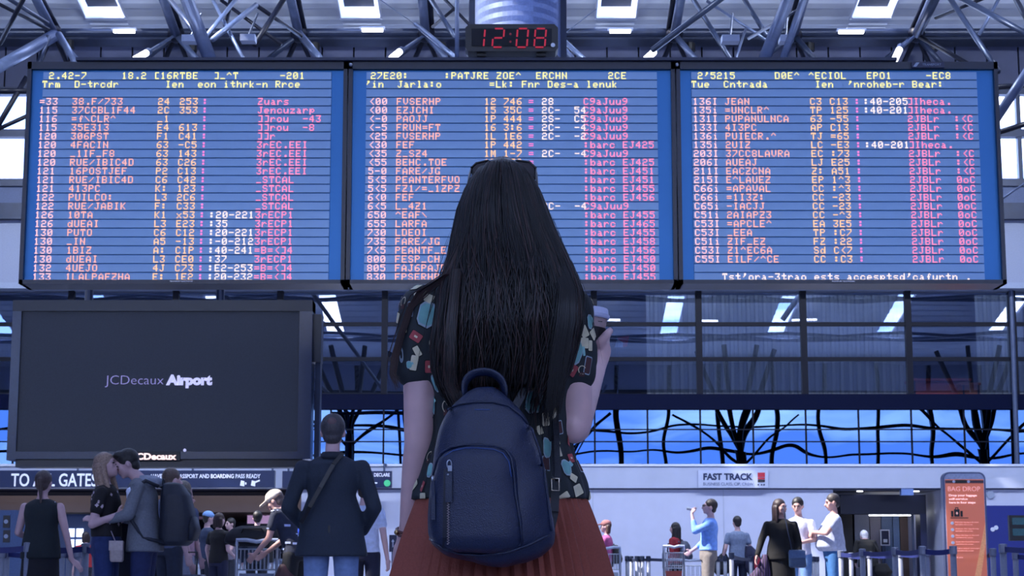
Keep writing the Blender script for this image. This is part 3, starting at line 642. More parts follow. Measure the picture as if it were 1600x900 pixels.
def digit(px, on, parent):
    a, b = P(px-8.3, 73.5, CY-.015), P(px+8.3, 44.5, CY-.015); w = b.x-a.x; h = b.z-a.z; th = .017; sl = .08
    def q(u, v): return (a.x + u*w + (v-.5)*h*sl, a.z + v*h)
    S7 = {'a': ((.12,1),(.88,1)), 'g': ((.12,.5),(.88,.5)), 'd': ((.12,0),(.88,0)), 'f': ((0,.94),(0,.56)), 'b': ((1,.94),(1,.56)), 'e': ((0,.44),(0,.06)), 'c': ((1,.44),(1,.06))}
    for s_ in on:
        mm = MB(); p0, p1 = q(*S7[s_][0]), q(*S7[s_][1]); n = 5
        for i in range(n):
            f0, f1 = (i+.08)/n, (i+.92)/n
            A = (p0[0]+(p1[0]-p0[0])*f0, CY-.012, p0[1]+(p1[1]-p0[1])*f0); B = (p0[0]+(p1[0]-p0[0])*f1, CY-.012, p0[1]+(p1[1]-p0[1])*f1)
            mm.bar(A, B, th*.75, .004, up=(0, 1, 0))
        mm.bar((p0[0], CY-.0115, p0[1]), (p1[0], CY-.0115, p1[1]), th*.6, .002, up=(0, 1, 0))
        mm.build('digit_segment', seg, parent)
digit(748.5, 'bc', t); digit(778.5, 'abged', t); digit(816, 'abcdef', t); digit(844, 'abcdefg', t)
mm = MB()
for py in (53, 65): a = P(797.5, py, CY-.015); mm.tube([(a.x, CY-.01, a.z), (a.x, CY-.015, a.z)], .009, 10)
mm.build('colon', mat('segment_dim', '30040a', .4, emit=.25, ecol='a8102e'), t)
a = P(864, 70.5, CY-.015); MB().tube([(a.x, CY-.01, a.z), (a.x, CY-.02, a.z)], .017, 16).tube([(a.x, CY-.02, a.z), (a.x, CY-.022, a.z)], .008, 12).build('key_lock', chrome, t)
for px in (752, 845): a = P(px, 80, CY+.05); MB().box((a.x-.035, CY+.05, zt_+.026), (a.x+.04, CY+.12, a.z)).build('foot', black, t)
# curved ribbed shaft behind the clock
t = empty('ventilation_duct', P(808, 95, 24), label='pale blue ribbed curved duct coming down behind the clock', cat='duct')
xa, xb_ = P(742, 40, 24).x, P(876, 40, 24).x; zz0, zz1 = P(800, 96, 24).z, 16.0
mm = MB(); n = 26; rows_ = int((zz1-zz0)/.07)
for j in range(rows_+1):
    for i in range(n+1):
        th = PI*i/n; x = (xa+xb_)/2 - (xb_-xa)/2*math.cos(th); y = 24 - .55*math.sin(th) + (.012 if j % 2 else 0)
        mm.v.append(Vector((x, y, zz0 + j*(zz1-zz0)/rows_ + .06*math.sin(th))))
for j in range(rows_):
    for i in range(n): a = j*(n+1)+i; mm.f.append((a, a+1, a+n+2, a+n+1)); mm.mi.append(0)
mm.build('ribbed_skin', mat('duct_skin', '7e8fbd', .3, metal=.3, var=.1), t, smooth=False)
for xx in (xa-.03, xb_+.03): MB().box((xx-.05, 23.95, zz0), (xx+.05, 24.1, zz1)).build('edge_rail', steel, t)
MB().box((xa-.12, 24, zz0-.12), (xb_+.12, 24.1, zz0)).build('collar', steel, t)
# ================================================================ advertising screen
AY = 23.0; KA = AY/30
def A(px, py): return P(px, py, AY)
a0, a1 = A(15, 727), A(487, 470)
t = empty('advertising_screen', ((a0.x+a1.x)/2, AY, a0.z), label='big dark grey advertising screen with pale lettering, under the left departure board', cat='screen')
x0, x1, z0, z1 = A(17, 600).x, A(487, 600).x, A(0, 725).z, A(0, 470).z
xi0, xi1, zi0, zi1 = A(31, 600).x, A(467, 600).x, A(0, 706).z, A(0, 487).z
bez = mat('screen_bezel', '1c2a48', .22, var=.08); bezt = mat('bezel_top', '060c20', .3)
m = MB(); m.box((x0, AY-.06, z0+.045), (xi0, AY+.3, z1)); m.box((xi1, AY-.06, z0+.06), (x1, AY+.3, z1)); m.box((xi0, AY-.06, z0+.06), (xi1, AY+.3, zi0)); m.build('bezel', bez, t)
MB().box((x0, AY-.065, zi1), (x1, AY+.3, z1)).build('top_bezel', bezt, t)
MB().box((x0+.1, AY+.0, z0-.04), (x1-.1, AY+.3, z0+.06)).build('base', bezt, t)
MB().box((xi0, AY-.02, zi0), (xi1, AY+.2, zi1)).build('screen', mat('led_screen_dark', '272c38', .55, emit=.15, ecol='3a4254', bump=.05, bscale=60, var=.15), t)
wm = mat('ad_white', 'd8d8ee', .5, emit=.75, ecol='c4c2ea'); wl = mat('ad_lilac', '9c96c4', .5, emit=.5, ecol='a49cd8')
a = A(165, 601); b = A(256, 601); plane_text('JCDecaux', a.x, a.z, AY-.03, A(0, 586).z-a.z, b.x-a.x, wl, t, bold=-.0025)
a = A(260, 601); b = A(332, 601); plane_text('Airport', a.x, a.z, AY-.03, A(0, 586).z-a.z, b.x-a.x, wm, t, bold=.0105)
a = A(205, 720); b = A(283, 706); MB().box((a.x, AY-.08, a.z), (b.x, AY-.06, b.z)).build('nameplate', black, t)
a = A(209, 718.5); b = A(277.5, 718.5); plane_text('JCDecaux', a.x, a.z, AY-.085, A(0, 708.5).z-a.z, b.x-a.x, mat('plate_lit', 'ffe8e0', .5, emit=1.2, ecol='ffd8d0'), t, bold=.004)
a = A(290, 704); MB().ell((a.x, AY-.06, a.z), .02).build('status_light', wm, t)
MB().box((A(487, 600).x, AY+.05, A(0, 565).z), (A(500, 600).x, AY+.3, A(0, 490).z)).build('side_box', bezt, t)
MB().box((A(481, 600).x+.08, AY+.1, A(0, 728).z), (A(499, 600).x, AY+.3, A(0, 565).z)).build('side_bracket', steel, t)
for px in (133, 340): MB().tube([(A(px, 470).x, AY+.2, z1), (A(px, 470).x, AY+.2, A(px, 250).z)], .055, 10).build('hanger', steel, t)
MB().tube([(A(60, 470).x, AY+.2, A(60, 250).z), (A(700, 470).x, AY+.2, A(700, 250).z)], .07, 10).build('cross_beam', steel, t)
for px in (133, 340): MB().tube([(A(px, 470).x, AY+.2, A(px, 250).z), P(px, 255, WY-.05)], .06, 10).build('stay', steel, t)
# ================================================================ signs on the fascia
SY = WY-.9
def sg(px, py): return P(px, py, SY)
signm = mat('sign_navy', '0b1d48', .3, var=.05); sw_ = mat('sign_white', 'd8ddf2', .5, emit=.35, ecol='d0d8ff')
t = empty('overhead_sign', (sg(190, 762).x, SY, sg(0, 762).z), label='long navy overhead sign reading TO ALL GATES over the gate entrance', cat='sign')
MB().box((sg(-60, 750).x, SY, sg(0, 761.5).z), (sg(429, 750).x, SY+.2, sg(0, 735).z)).build('panel', signm, t)
a, b = sg(17, 759.5), sg(152, 739); plane_text('TO ALL GATES', a.x, a.z, SY-.005, b.z-a.z, b.x-a.x, sw_, t, bold=.006)
a, b = sg(236, 747), sg(407, 740.5); plane_text('HAVE YOUR PASSPORT AND BOARDING PASS READY', a.x, a.z, SY-.005, b.z-a.z, b.x-a.x, sw_, t, bold=.002)
for px in (379, 396):
    a, b = sg(px-4, 760), sg(px+3, 750.5); m = MB(); m.poly([(a.x, a.z+.02), (b.x, a.z), (b.x, b.z-.02), (a.x+.02, b.z)], SY-.01, SY)
    if px > 390: m.bar((b.x-.02, SY-.005, b.z-.05), (b.x+.1, SY-.005, b.z), .035, .01, up=(0, 1, 0))
    else: m.bar((b.x+.03, SY-.005, a.z+.04), (b.x+.03, SY-.005, a.z+.09), .03, .01, up=(0, 1, 0))
    m.build('pictogram', sw_, t)
t = empty('overhead_sign', (sg(525, 762).x, SY, sg(0, 762).z), label='navy overhead sign ending in a green disc, partly behind the man in the blazer', cat='sign')
MB().box((sg(441, 750).x, SY, sg(0, 762).z), (sg(612, 750).x, SY+.2, sg(0, 736).z)).build('panel', signm, t)
a, b = sg(545, 744.5), sg(609, 739); plane_text('NOTHING TO DECLARE', a.x, a.z, SY-.005, b.z-a.z, b.x-a.x, sw_, t, bold=.002)
a = sg(605, 755); MB().tube([(a.x, SY-.015, a.z), (a.x, SY, a.z)], .075, 22).build('green_disc', mat('green_lit', '3fae7a', .4, emit=.5, ecol='3fae7a'), t)
a = sg(586, 755); MB().box((a.x-.04, SY-.01, a.z-.01), (a.x+.05, SY, a.z+.02)).build('dash', sw_, t)
m = MB()
for px in (-40, 120, 300, 425, 450, 600): m.tube([(sg(px, 735).x, SY+.1, sg(0, 736).z), (sg(px, 735).x, SY+.1, z_ft+.01), (sg(px, 735).x, WY-.1, z_ft+.02)], .025, 8)
tag(m.build('sign_bracket', steel_l), 'thin pale brackets holding the navy overhead signs', 'bracket')
def fs(px, py): return P(px, py, WY-.2)
t = empty('fast_track_sign', (fs(1146, 762).x, WY-.2, fs(0, 762).z), label='pale FAST TRACK sign with a small red and black mark on the fascia', cat='sign')
MB().box((fs(1091, 750).x, WY-.2, fs(0, 762).z), (fs(1200, 750).x, WY-.12, fs(0, 735).z)).build('panel', mat('sign_pale', 'b4bcd8', .4, var=.03), t)
nt_ = mat('sign_ink', '16244e', .5)
a, b = fs(1099, 749.5), fs(1176, 739.5); plane_text('FAST TRACK', a.x, a.z, WY-.205, b.z-a.z, b.x-a.x, nt_, t, bold=.008)
a, b = fs(1099, 758.5), fs(1177, 753.5); plane_text('BUSINESS CLASS, CIP, CREW', a.x, a.z, WY-.205, b.z-a.z, b.x-a.x, mat('sign_ink2', '5a6690', .5), t)
for p0, p1, c_ in (((1184, 745.5), (1195, 738.5), 'b8283c'), ((1184, 753.5), (1195, 749.5), '20202c'), ((1184, 749), (1195, 746.3), 'b8283c')):
    a, b = fs(*p0), fs(*p1); MB().box((a.x, WY-.21, a.z), (b.x, WY-.2, b.z)).build('logo_block', mat('lg_'+c_, c_, .5), t)
for px in (1185, 1190, 1194): a = fs(px, 757); MB().box((a.x-.02, WY-.21, a.z-.02), (a.x+.015, WY-.2, a.z+.01)).build('logo_dot', nt_, t)
# ================================================================ orange totem
TY = 23.5
def tt(px, py): return P(px, py, TY)
x0, x1 = tt(1473, 760).x, tt(1533, 760).x+.06; zt = tt(0, 737.5).z
t = empty('information_totem', ((x0+x1)/2, TY, 0), label='tall orange information totem with rounded pale top and black suitcase pictogram', cat='totem')
def rr_(x0, x1, z0, z1, r):
    p = [(x0, z0), (x1, z0)]
    p += [(x1-r+r*math.cos(a), z1-r+r*math.sin(a)) for a in [PI/2*i/6 for i in range(7)]]
    p += [(x0+r+r*math.cos(a), z1-r+r*math.sin(a)) for a in [PI/2+PI/2*i/6 for i in range(7)]]
    return p
m = MB(); m.poly(rr_(x0, x1, 0, zt, .09), TY, TY+.12); m.build('body', mat('totem_edge', '4d5675', .3, metal=.4), t)
m = MB(); m.poly(rr_(x0+.022, x1-.022, .05, zt-.022, .075), TY-.008, TY); m.build('pale_face', mat('totem_pale', 'a9b4d2', .35), t)
zf = tt(0, 749).z
mo = mat('totem_orange', 'd0765c', .4, emit=.28, ecol='e87858', var=.06, bscale=2)
MB().box((x0+.03, TY-.016, .06), (x1-.03, TY-.008, zf)).build('orange_face', mo, t)
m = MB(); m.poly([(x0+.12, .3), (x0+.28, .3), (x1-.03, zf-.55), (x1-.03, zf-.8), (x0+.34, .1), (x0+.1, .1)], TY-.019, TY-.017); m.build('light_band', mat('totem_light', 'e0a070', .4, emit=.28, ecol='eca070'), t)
MB().box((x0+.03, TY-.02, zf-.05), (x1-.03, TY-.017, zf-.012)).build('header_bar', mat('totem_bar', '50303c', .4), t)
MB().box((x0+.16, TY-.024, zf-.052), (x0+.30, TY-.02, zf-.008)).build('header_plate', black, t)
for dx in (.14, .33): MB().tube([(x0+dx, TY-.026, zf-.03), (x0+dx, TY-.02, zf-.03)], .018, 12).build('header_dot', white_frame, t)
pk = mat('totem_print', 'f0b8b0', .5, emit=.5, ecol='f8b8b0')
a, b = tt(1480, 767.5), tt(1527, 760); plane_text('BAG DROP', x0+.06, a.z, TY-.022, b.z-a.z, x1-x0-.14, pk, t)
for i, (s_, w) in enumerate((('Drop your luggage', .36), ('self-service', .24), ('here in four steps', .34))):
    plane_text(s_, x0+.07, tt(0, 775.5+i*5.6).z, TY-.022, .026, w, mat('totem_print2', 'ffe0dc', .5, emit=.7, ecol='ffd8d4'), t, bold=.001)
zc = tt(0, 802).z; m = MB()
m.box((x0+.13, TY-.022, zc-.045), (x0+.20, TY-.018, zc+.05)); m.box((x0+.145, TY-.022, zc+.05), (x0+.155, TY-.018, zc+.07)); m.box((x0+.175, TY-.022, zc+.05), (x0+.185, TY-.018, zc+.07)); m.box((x0+.145, TY-.022, zc+.065), (x0+.185, TY-.018, zc+.075))
m.box((x0+.09, TY-.022, zc-.045), (x0+.12, TY-.018, zc+.03)); m.box((x0+.21, TY-.022, zc-.045), (x0+.24, TY-.018, zc+.03)); m.box((x0+.08, TY-.022, zc-.065), (x0+.31, TY-.018, zc-.055))
m.build('suitcase_pictogram', black, t)
MB().poly([(x0+.15, zc), (x0+.165, zc+.02), (x0+.18, zc), (x0+.165, zc-.02)], TY-.025, TY-.022).build('pictogram_mark', pk, t)
for i in range(5):
    z = tt(0, 817.5+i*10.2).z
    MB().tube([(x0+.10, TY-.024, z), (x0+.10, TY-.018, z)], .021, 14).build('bullet', white_frame, t)
    for j in range(2): plane_text(['Print your bag tag at the kiosk', 'Attach the tag firmly', 'Place the bag on the belt', 'Scan the boarding pass', 'Take your receipt'][i] if j == 0 else 'and follow the screen', x0+.14, z+.006-.03*j, TY-.02, .014, .30-.08*j, pk, t)
plane_text('Thank you', x0+.08, tt(0, 872).z, TY-.02, .02, .14, pk, t)
# ================================================================ queue barriers
post_m = mat('post_steel', '6e7488', .5, metal=.2, var=.06); belt_m = mat('belt_blue', '0f1c5c', .6, var=.1); belt_far = mat('belt_dark', '1c2440', .6)
def post(px, Y, lab, far=False, h=1.0):
    x = P(px, 880, Y).x
    t = empty('queue_post', (x, Y, 0), label=lab, cat='barrier post')
    r = .034
    MB().tube([(x, Y, .02), (x, Y, h-.09)], r, 12).build('pole', post_m, t, smooth=True)
    MB().tube([(x, Y, h-.09), (x, Y, h-.005), (x, Y, h)], [r+.008, r+.008, r-.01], 12).build('cap', post_m if not far else steel, t)
    MB().tube([(x, Y, 0), (x, Y, .015), (x, Y, .035)], [.17, .17, .05], 20).build('base', steel, t)
    return Vector((x, Y, h))
def belt(a, b, lab, m_=None):
    t = MB(); n = 8; pts = []
    for i in range(n+1):
        f = i/n; p = a.lerp(b, f); pts.append(Vector((p.x, p.y, p.z-.055-.02*math.sin(PI*f))))
    for i in range(n): t.bar(pts[i], pts[i+1], .004, .055)
    tag(t.build('queue_belt', m_ or belt_m), lab, 'barrier belt')
def row(items, where, far=False, h=1.0):
    prev = None
    nms = ['first', 'second', 'third', 'fourth', 'fifth', 'sixth', 'seventh', 'eighth', 'ninth', 'tenth']
    for i, it in enumerate(items):
        if it is None: prev = None; continue
        px, Y = it
        k = [x for x in items if x].index(it)
        p = post(px, Y, '%s steel barrier post from the left %s' % (nms[k], where), far, h)
        if prev is not None: belt(prev, p, 'belt to the %s post from the left %s' % (nms[k], where), belt_far if far else belt_m)
        prev = p
row([(-45, 17), (43, 17), (133, 17.5), (150, 17.2)], 'of the row behind the tank top woman', h=.99)
row([(2, 20.5), (10, 21), (96, 20), (108, 20.6), (121, 20.2), (131, 21)], 'of the rear row at the left edge', h=.97)
row([(980, 33), (986.5, 33.4), (995, 33), (999, 33.4), (1003.5, 33), (1013, 33)], 'of the bunch right of the skirt', True)
row([(1013.5, 34.5), (1122, 33.5), (1133, 33)], 'of the run behind the blue-shirt man', True)
row([(1143, 27), (1173, 34.0)], 'beside the jacket-carrying man', True)
row([(1264, 34), (1271, 34), (1277, 34.4)], 'behind the white-shirt man', True)
row([(1314, 24.5), (1348, 22.6), (1399, 21.3), (1442, 20.3), (1490, 20)], 'of the front doorway row')
row([(1330, 27.5), (1359, 26), (1407, 24.5), (1449, 23)], 'of the rear doorway row')
row([(1539, 25), (1552, 22.2)], 'just right of the orange totem', h=1.0)
row([(1568, 18.6), (1660, 17.5)], 'at the right edge of the photo', h=1.0)
row([(1587, 22.5), (1640, 22)], 'of the rear row at the right edge', h=.96)
q = P(1607, 812, 33); t = empty('dark_monitor', (q.x, 33, 0), label='dark stacked screens with greenish faces at the right edge', cat='screen')
MB().box((q.x-.35, 33, P(0, 845, 33).z), (q.x+.4, 33.1, P(0, 805, 33).z)).build('case', black, t)
for py in (814, 831): MB().box((q.x-.30, 32.98, P(0, py+6, 33).z), (q.x+.4, 33, P(0, py-5, 33).z)).build('screen', mat('greenish_screen', '24505a', .2), t)  # plain greenish colour on the screen faces
MB().box((q.x-.05, 33.02, 0), (q.x+.05, 33.08, 1.4)).build('stand', steel, t)
q = P(1550, 829, 41.8); m = MB()
for dx in (-.07, .03, .07): m.tube([(q.x+dx*2, WY-.05, q.z+abs(dx)), (q.x+dx*2, WY-.02, q.z+abs(dx))], .05, 10)
tag(m.build('wall_pictogram', white_frame), 'small pale round marks on the blue wall right of the totem', 'sign')
# hanging direction sign by the trolleys near the woman's wrist
q = P(614, 849, 24); t = empty('arrow_sign', (q.x, 24, 0), label='small dark post sign with a white up arrow left of the woman\'s wrist', cat='sign')
MB().box((q.x-.05, 24, q.z-.11), (q.x+.05, 24.03, q.z+.11)).build('plate', navy, t)
MB().bar((q.x, 23.99, q.z-.05), (q.x, 23.99, q.z+.03), .012, .01, up=(0, 1, 0)).poly([(q.x-.02, q.z+.02), (q.x+.02, q.z+.02), (q.x, q.z+.055)], 23.985, 23.995).build('arrow', white_frame, t)
MB().tube([(q.x, 24.02, 0), (q.x, 24.02, q.z-.1)], .02, 10).tube([(q.x, 24.02, 0), (q.x, 24.02, .02)], .15, 16).build('pole', post_m, t)
# ================================================================ luggage trolleys
def trolley(px, Y, w, lab, ad=None, H=1.05, rot=0):
    x = P(px, 880, Y).x
    t = empty('luggage_trolley', (x, Y, 0), rz=rot, label=lab, cat='trolley')
    L = lambda mb, nm, mt: mb.build(nm, mt, t, local=True, smooth=False)
    h = w/2
    L(MB().tube([(-h, 0, H-.06), (-h, 0, H), (-h*.5, -.03, H+.0), (0, -.04, H-.02), (h*.5, -.03, H), (h, 0, H), (h, 0, H-.06)], .022, 10), 'handle', mat('trolley_handle', 'a9b2c8', .35, metal=.4))
    for s_ in (-1, 1): L(MB().tube([(s_*h, 0, .14), (s_*h, 0, H-.05)], .017, 10), 'upright', chrome)
    m = MB(); zb_, zt2 = H-.33, H-.10
    for z in (zb_, zt2): m.tube([(-h, .02, z), (h, .02, z)], .008, 6); m.tube([(-h, .28, z), (h, .28, z)], .006, 6)
    n = 11
    for i in range(n): xx = -h + w*i/(n-1); m.tube([(xx, .02, zt2), (xx, .02, zb_), (xx, .28, zb_), (xx, .28, zt2)], .0045, 6)
    L(m, 'basket', chrome)
    L(MB().box((-h+.03, .03, .18), (h-.03, .05, zb_-.04)), 'back_panel', mat('trolley_panel', '76819b', .4) if not ad else mat(ad[0], ad[1], .4))
    if ad:
        for k in range(4): L(MB().box((-h+.06+k*.02, .02, .25+.1*k), (h-.1-.02*k, .03, .31+.1*k)), 'advert_block', mat('adblk%d%s' % (k, ad[1]), ad[2+k % 3], .5))
    m = MB(); m.tube([(-h, 0, .14), (-h*.9, .5, .12), (-h*.5, .85, .10), (h*.5, .85, .10), (h*.9, .5, .12), (h, 0, .14)], .018, 8); m.box((-h*.9, .05, .14), (h*.9, .8, .16)); L(m, 'deck', chrome)
    for s_, y in ((-1, 0.02), (1, .02), (-.5, .78), (.5, .78)):
        L(MB().tube([(s_*h-.015, y, .06), (s_*h+.015, y, .06)], .06, 14), 'wheel', black)
    return t, x
t, x = trolley(401, 20.5, .45, 'luggage trolley with wire basket seen face on, left of the man in the blazer', H=1.07)
MB().box((x-.02+.17, 20.44, .82), (x+.02+.17, 20.48, 1.06)).build('strap', black, t)
trolley(947, 27.5, .42, 'luggage trolley with a picture panel just right of the brown skirt', ('ad_a', 'a8b0bc', 'c8c0a0', '5a6a52', 'a05a50'), H=1.08)
trolley(1053, 27.5, .30, 'luggage trolley with a red and yellow picture panel near the woman in red', ('ad_b', 'a04038', 'c8a060', '8a2030', 'd0b8a0'), H=1.10)
trolley(1077, 31, .75, 'luggage trolley with a pinkish board beside the man in the blue shirt', ('ad_c', '8d8296', '9c8c9c', '7c7890', '8d8296'), H=.92)
# big dark bag on the front trolley
m = MB(); bp = P(398, 833, 20.7)
m.loft([((bp.x, 20.72, 1.0), .24, .14), ((bp.x-.01, 20.72, 1.05), .34, .2), ((bp.x, 20.72, 1.13), .33, .2), ((bp.x+.02, 20.72, 1.20), .28, .18), ((bp.x+.04, 20.72, 1.235), .2, .1)], e=3, n=28)
t = empty('travel_bag', (bp.x, 20.72, 1.0), label='big black travel bag lying on the front luggage trolley', cat='bag')
bag_m = mat('bag_black', '10131f', .7, bump=.2, bscale=30)
m.blob('body', bag_m, t, .02, 3)
MB().tube([(bp.x-.15, 20.56, 1.1), (bp.x-.1, 20.52, 1.2), (bp.x+.1, 20.52, 1.2), (bp.x+.15, 20.56, 1.1)], .012, 8).build('handle', black, t)
# ================================================================ people
skin = mat('skin', 'b8989c', .55, var=.04, bscale=20)
skin_lit = mat('skin_sunlit', 'b8908a', .55, var=.05, bscale=20)  # warmer copy of the skin, sunlight put into its colour
eye_m = mat('eye_dark', '15121a', .3); lip_m = mat('lips', '8a5a62', .5)
def cloth(c, rough=.85, bump=.25): return mat('cloth_'+c, c, rough, bump=bump, bscale=25, var=.14)
def hairm(c): return mat('hair_'+c, c, .5, bump=.5, bscale=60, var=.3)

def hand(m, wr, d, nrm, side, r=.0095, curl=.35, L=.075):
    """palm, four unequal bent fingers and a thumb leaving the side of the palm near its base"""
    d = Vector(d).normalized(); nrm = Vector(nrm); nrm = (nrm - d*nrm.dot(d)).normalized(); s = d.cross(nrm)*side
    pc = wr + d*.045
    M = Matrix((s, d, nrm)).transposed()
    m.ell(pc, (.038, .050, .015), M, 14, 8)
    m.cap(wr - d*.02, wr + d*.03, .021, .024, 10)
    for k, (off, ln) in enumerate(((.028, .92), (.010, 1.0), (-.009, .94), (-.027, .75))):
        a = wr + d*.082 + s*off; l1 = L*.5*ln
        d1 = (d*math.cos(curl*.7) + nrm*math.sin(curl*.7) + s*off*1.2).normalized(); b = a + d1*l1
        d2 = (d*math.cos(curl*1.9) + nrm*math.sin(curl*1.9)).normalized(); c = b + d2*l1*.9
        m.cap(a-d*.015, b, r, r*.95, 8); m.cap(b, c, r*.95, r*.8, 8)
    a = wr + d*.025 + s*.028; b = a + (d*.6 + s*.75 + nrm*.25).normalized()*.034; c = b + (d*.9 + s*.25 + nrm*.35).normalized()*.03
    m.cap(a, b, r*1.25, r*1.1, 8); m.cap(b, c, r*1.1, r*.9, 8)

def person(label, px, Y, H, heading, top=None, sleeve='short', hem=.93, bottom=('trousers', '1a2236'), hair=('short', '1c1614'), J=None, lean=0, head=(0, 0),
           fat=0, skinm=None, extras=None, group=None, vox=None, sh_w=.185, neck_open=0, tt=None, X_=None, flare=0, topmat=None, sleeveless=False, shoes='14141c', y_px=880):
    s = H/1.75; x = P(px, y_px, Y).x if X_ is None else X_
    t = empty('person', (x, Y, 0), rz=math.radians(heading), label=label, cat='person', group=group)
    skinm = skinm or skin
    vox = vox or (.010 if Y < 21 else .0125)
    rf = .0095 if Y < 21 else .0115
    RL = Matrix.Rotation(-math.radians(lean), 4, 'X'); piv = Vector((0, 0, 1.0))
    def ln(p): p = Vector(p); return (piv + (RL @ (p-piv))) if p.z > 1.0 else p
    j = dict(sL=(-sh_w, 0, 1.385), sR=(sh_w, 0, 1.385), eL=(-.245, -.03, 1.13), eR=(.245, -.03, 1.13), wL=(-.255, .05, .88), wR=(.255, .05, .88),
             hL=(-.095, 0, .92), hR=(.095, 0, .92), kL=(-.105, .02, .50), kR=(.105, .02, .50), aL=(-.11, -.02, .08), aR=(.11, -.02, .08), hc=(0, .015, 1.627), nk=(0, -.015, 1.47),
             dL=None, dR=None, nL=(.8, .2, 0), nR=(-.8, .2, 0), cL=.4, cR=.4)
    for k in ('sL', 'sR', 'nk', 'hc'): j[k] = ln(j[k])
    for k in ('eL', 'eR', 'wL', 'wR'): j[k] = ln(j[k]) if lean and Vector(j[k]).z > 1 else Vector(j[k])
    for k, v in (J or {}).items(): j[k] = v
    V = lambda k: Vector(j[k])*s
    Mh = Matrix.Rotation(math.radians(head[0]), 3, 'Z') @ Matrix.Rotation(math.radians(head[1]), 3, 'X') @ Matrix.Rotation(-math.radians(lean*.4), 3, 'X')
    hc = V('hc')
    def hp(p): return hc + Mh @ (Vector(p)*s)
    # ---- body
    m = MB()
    def ring(z, rx, ry, dy=0): c = ln((0, dy, z)); return (c*s, rx*s, ry*s)
    tor = [ring(.86, .15, .11), ring(.95, .168, .118), ring(1.08, .142+fat*.5, .10+fat, fat*.5), ring(1.20, .148+fat*.3, .108+fat*.8, fat*.5), ring(1.32, .165, .115), ring(1.41, .15, .092), ring(1.455, .09, .065), ring(1.48, .05, .045)]
    m.loft(tor, 24)
    m.cap(V('nk'), hc - Vector((0, .01*s, .04*s)), .052*s, .048*s)
    for q in (((0, -.012, .018), (.074, .092, .095)), ((0, .028, -.045), (.056, .060, .062)), ((0, .062, -.088), (.022, .020, .018)), ((0, .073, .025), (.046, .018, .012)), ((0, .084, -.056), (.020, .010, .008)), ((-.045, .055, -.02), (.02, .02, .025)), ((.045, .055, -.02), (.02, .02, .025))):
        m.ell(hp(q[0]), [v*s for v in q[1]], Mh, 14, 10)
    m.cap(hp((0, .082, .012)), hp((0, .107, -.028)), .008*s, .014*s, 8)
    for e in (-1, 1): m.ell(hp((e*.077, -.012, -.008)), (.011*s, .02*s, .031*s), Mh, 10, 8)
    for e, a, b, c in (('L', 'sL', 'eL', 'wL'), ('R', 'sR', 'eR', 'wR')):
        m.cap(V(a), V(b), (.048+fat*.15)*s, .036*s, 12); m.cap(V(b), V(c), .037*s, .024*s, 12)
        d = Vector(j['d'+e]) if j['d'+e] is not None else (V(c)-V(b)); m_sd = 1 if e == 'R' else -1
        hand(m, V(c), d, j['n'+e], m_sd, rf, j['c'+e])
    for e in 'LR':
        m.cap(V('h'+e), V('k'+e), .082*s, .052*s, 14); m.cap(V('k'+e), V('a'+e), .052*s, .034*s, 14)
        a = V('a'+e); m.cap(a + Vector((0, -.03*s, -.03*s)), a + Vector((0, .12*s, -.04*s)), .034*s, .028*s, 10)
    m.blob('body', skinm, t, vox, 3, local=True)
    for e in 'LR':
        a = V('a'+e); sh = MB()
        sh.cap(a + Vector((0, -.035*s, -.03*s)), a + Vector((0, .14*s, -.038*s)), .042*s, .036*s, 12)
        sh.box((a.x-.035*s, a.y-.07*s, 0), (a.x+.035*s, a.y+.165*s, .03))
        sh.blob('shoe', cloth(shoes), t, .014, 2, local=True)
    # ---- face marks
    for e in (-1, 1):
        MB().ell(hp((e*.030, .078, .008)), (.013*s, .010*s, .007*s), Mh, 8, 6).build('eye', eye_m, t, local=True, smooth=True)
        MB().ell(hp((e*.030, .083, .028)), (.018*s, .007*s, .004*s), Mh, 8, 6).build('eyebrow', hairm(hair[1]), t, local=True, smooth=True)
    MB().ell(hp((0, .091, -.056)), (.022*s, .006*s, .006*s), Mh, 8, 6).build('mouth', lip_m, t, local=True, smooth=True)
    # ---- hair
    st, hcx = hair[:2]
    if st != 'bald':
        h = MB(); h.ell(hp((0, -.022, .036)), [v*s for v in (.084, .095, .092)], Mh, 20, 14)
        h.ell(hp((0, -.055, -.028)), [v*s for v in (.066, .048, .055)], Mh, 14, 10)
        if st == 'quiff': h.ell(hp((0, .035, .095)), [v*s for v in (.06, .05, .035)], Mh)
        if st in ('long', 'longwave'):
            for a, b, r0, r1 in (((0, -.06, .0), (0, -.085, -.28), .075, .05), ((-.05, -.045, 0), (-.075, -.06, -.27), .045, .03), ((.05, -.045, 0), (.075, -.06, -.27), .045, .03), ((-.068, -.01, .0), (-.088, .01, -.2), .03, .02), ((.068, -.01, 0), (.088, .01, -.2), .03, .02)):
                h.cap(hp(a), hp(b), r0*s, r1*s, 12)
        if st == 'pony': h.ell(hp((0, -.10, .02)), (.035*s,)*3); h.cap(hp((0, -.11, .0)), hp((0.015, -.115, -.20)), .03*s, .010*s, 10)
        if st == 'bob':
            for sx in (-1, 0, 1): h.cap(hp((sx*.05, -.05, .0)), hp((sx*.06, -.05, -.10)), .05*s, .04*s, 12)
        hx = h.blob('hair', hairm(hcx), t, vox*.8, 2, local=True)
    if len(hair) > 2:      # cap or hat
        c = MB(); c.ell(hp((0, -.012, .058)), [v*s for v in (.092, .103, .078)], Mh, 20, 12); c.cap(hp((0, .06, .055)), hp((0, .15, .04)), .055*s, .045*s, 12, flat=.25, fax=Mh @ Vector((0, 0, 1)))
        c.blob('cap', cloth(hair[2]), t, .010, 2, local=True)
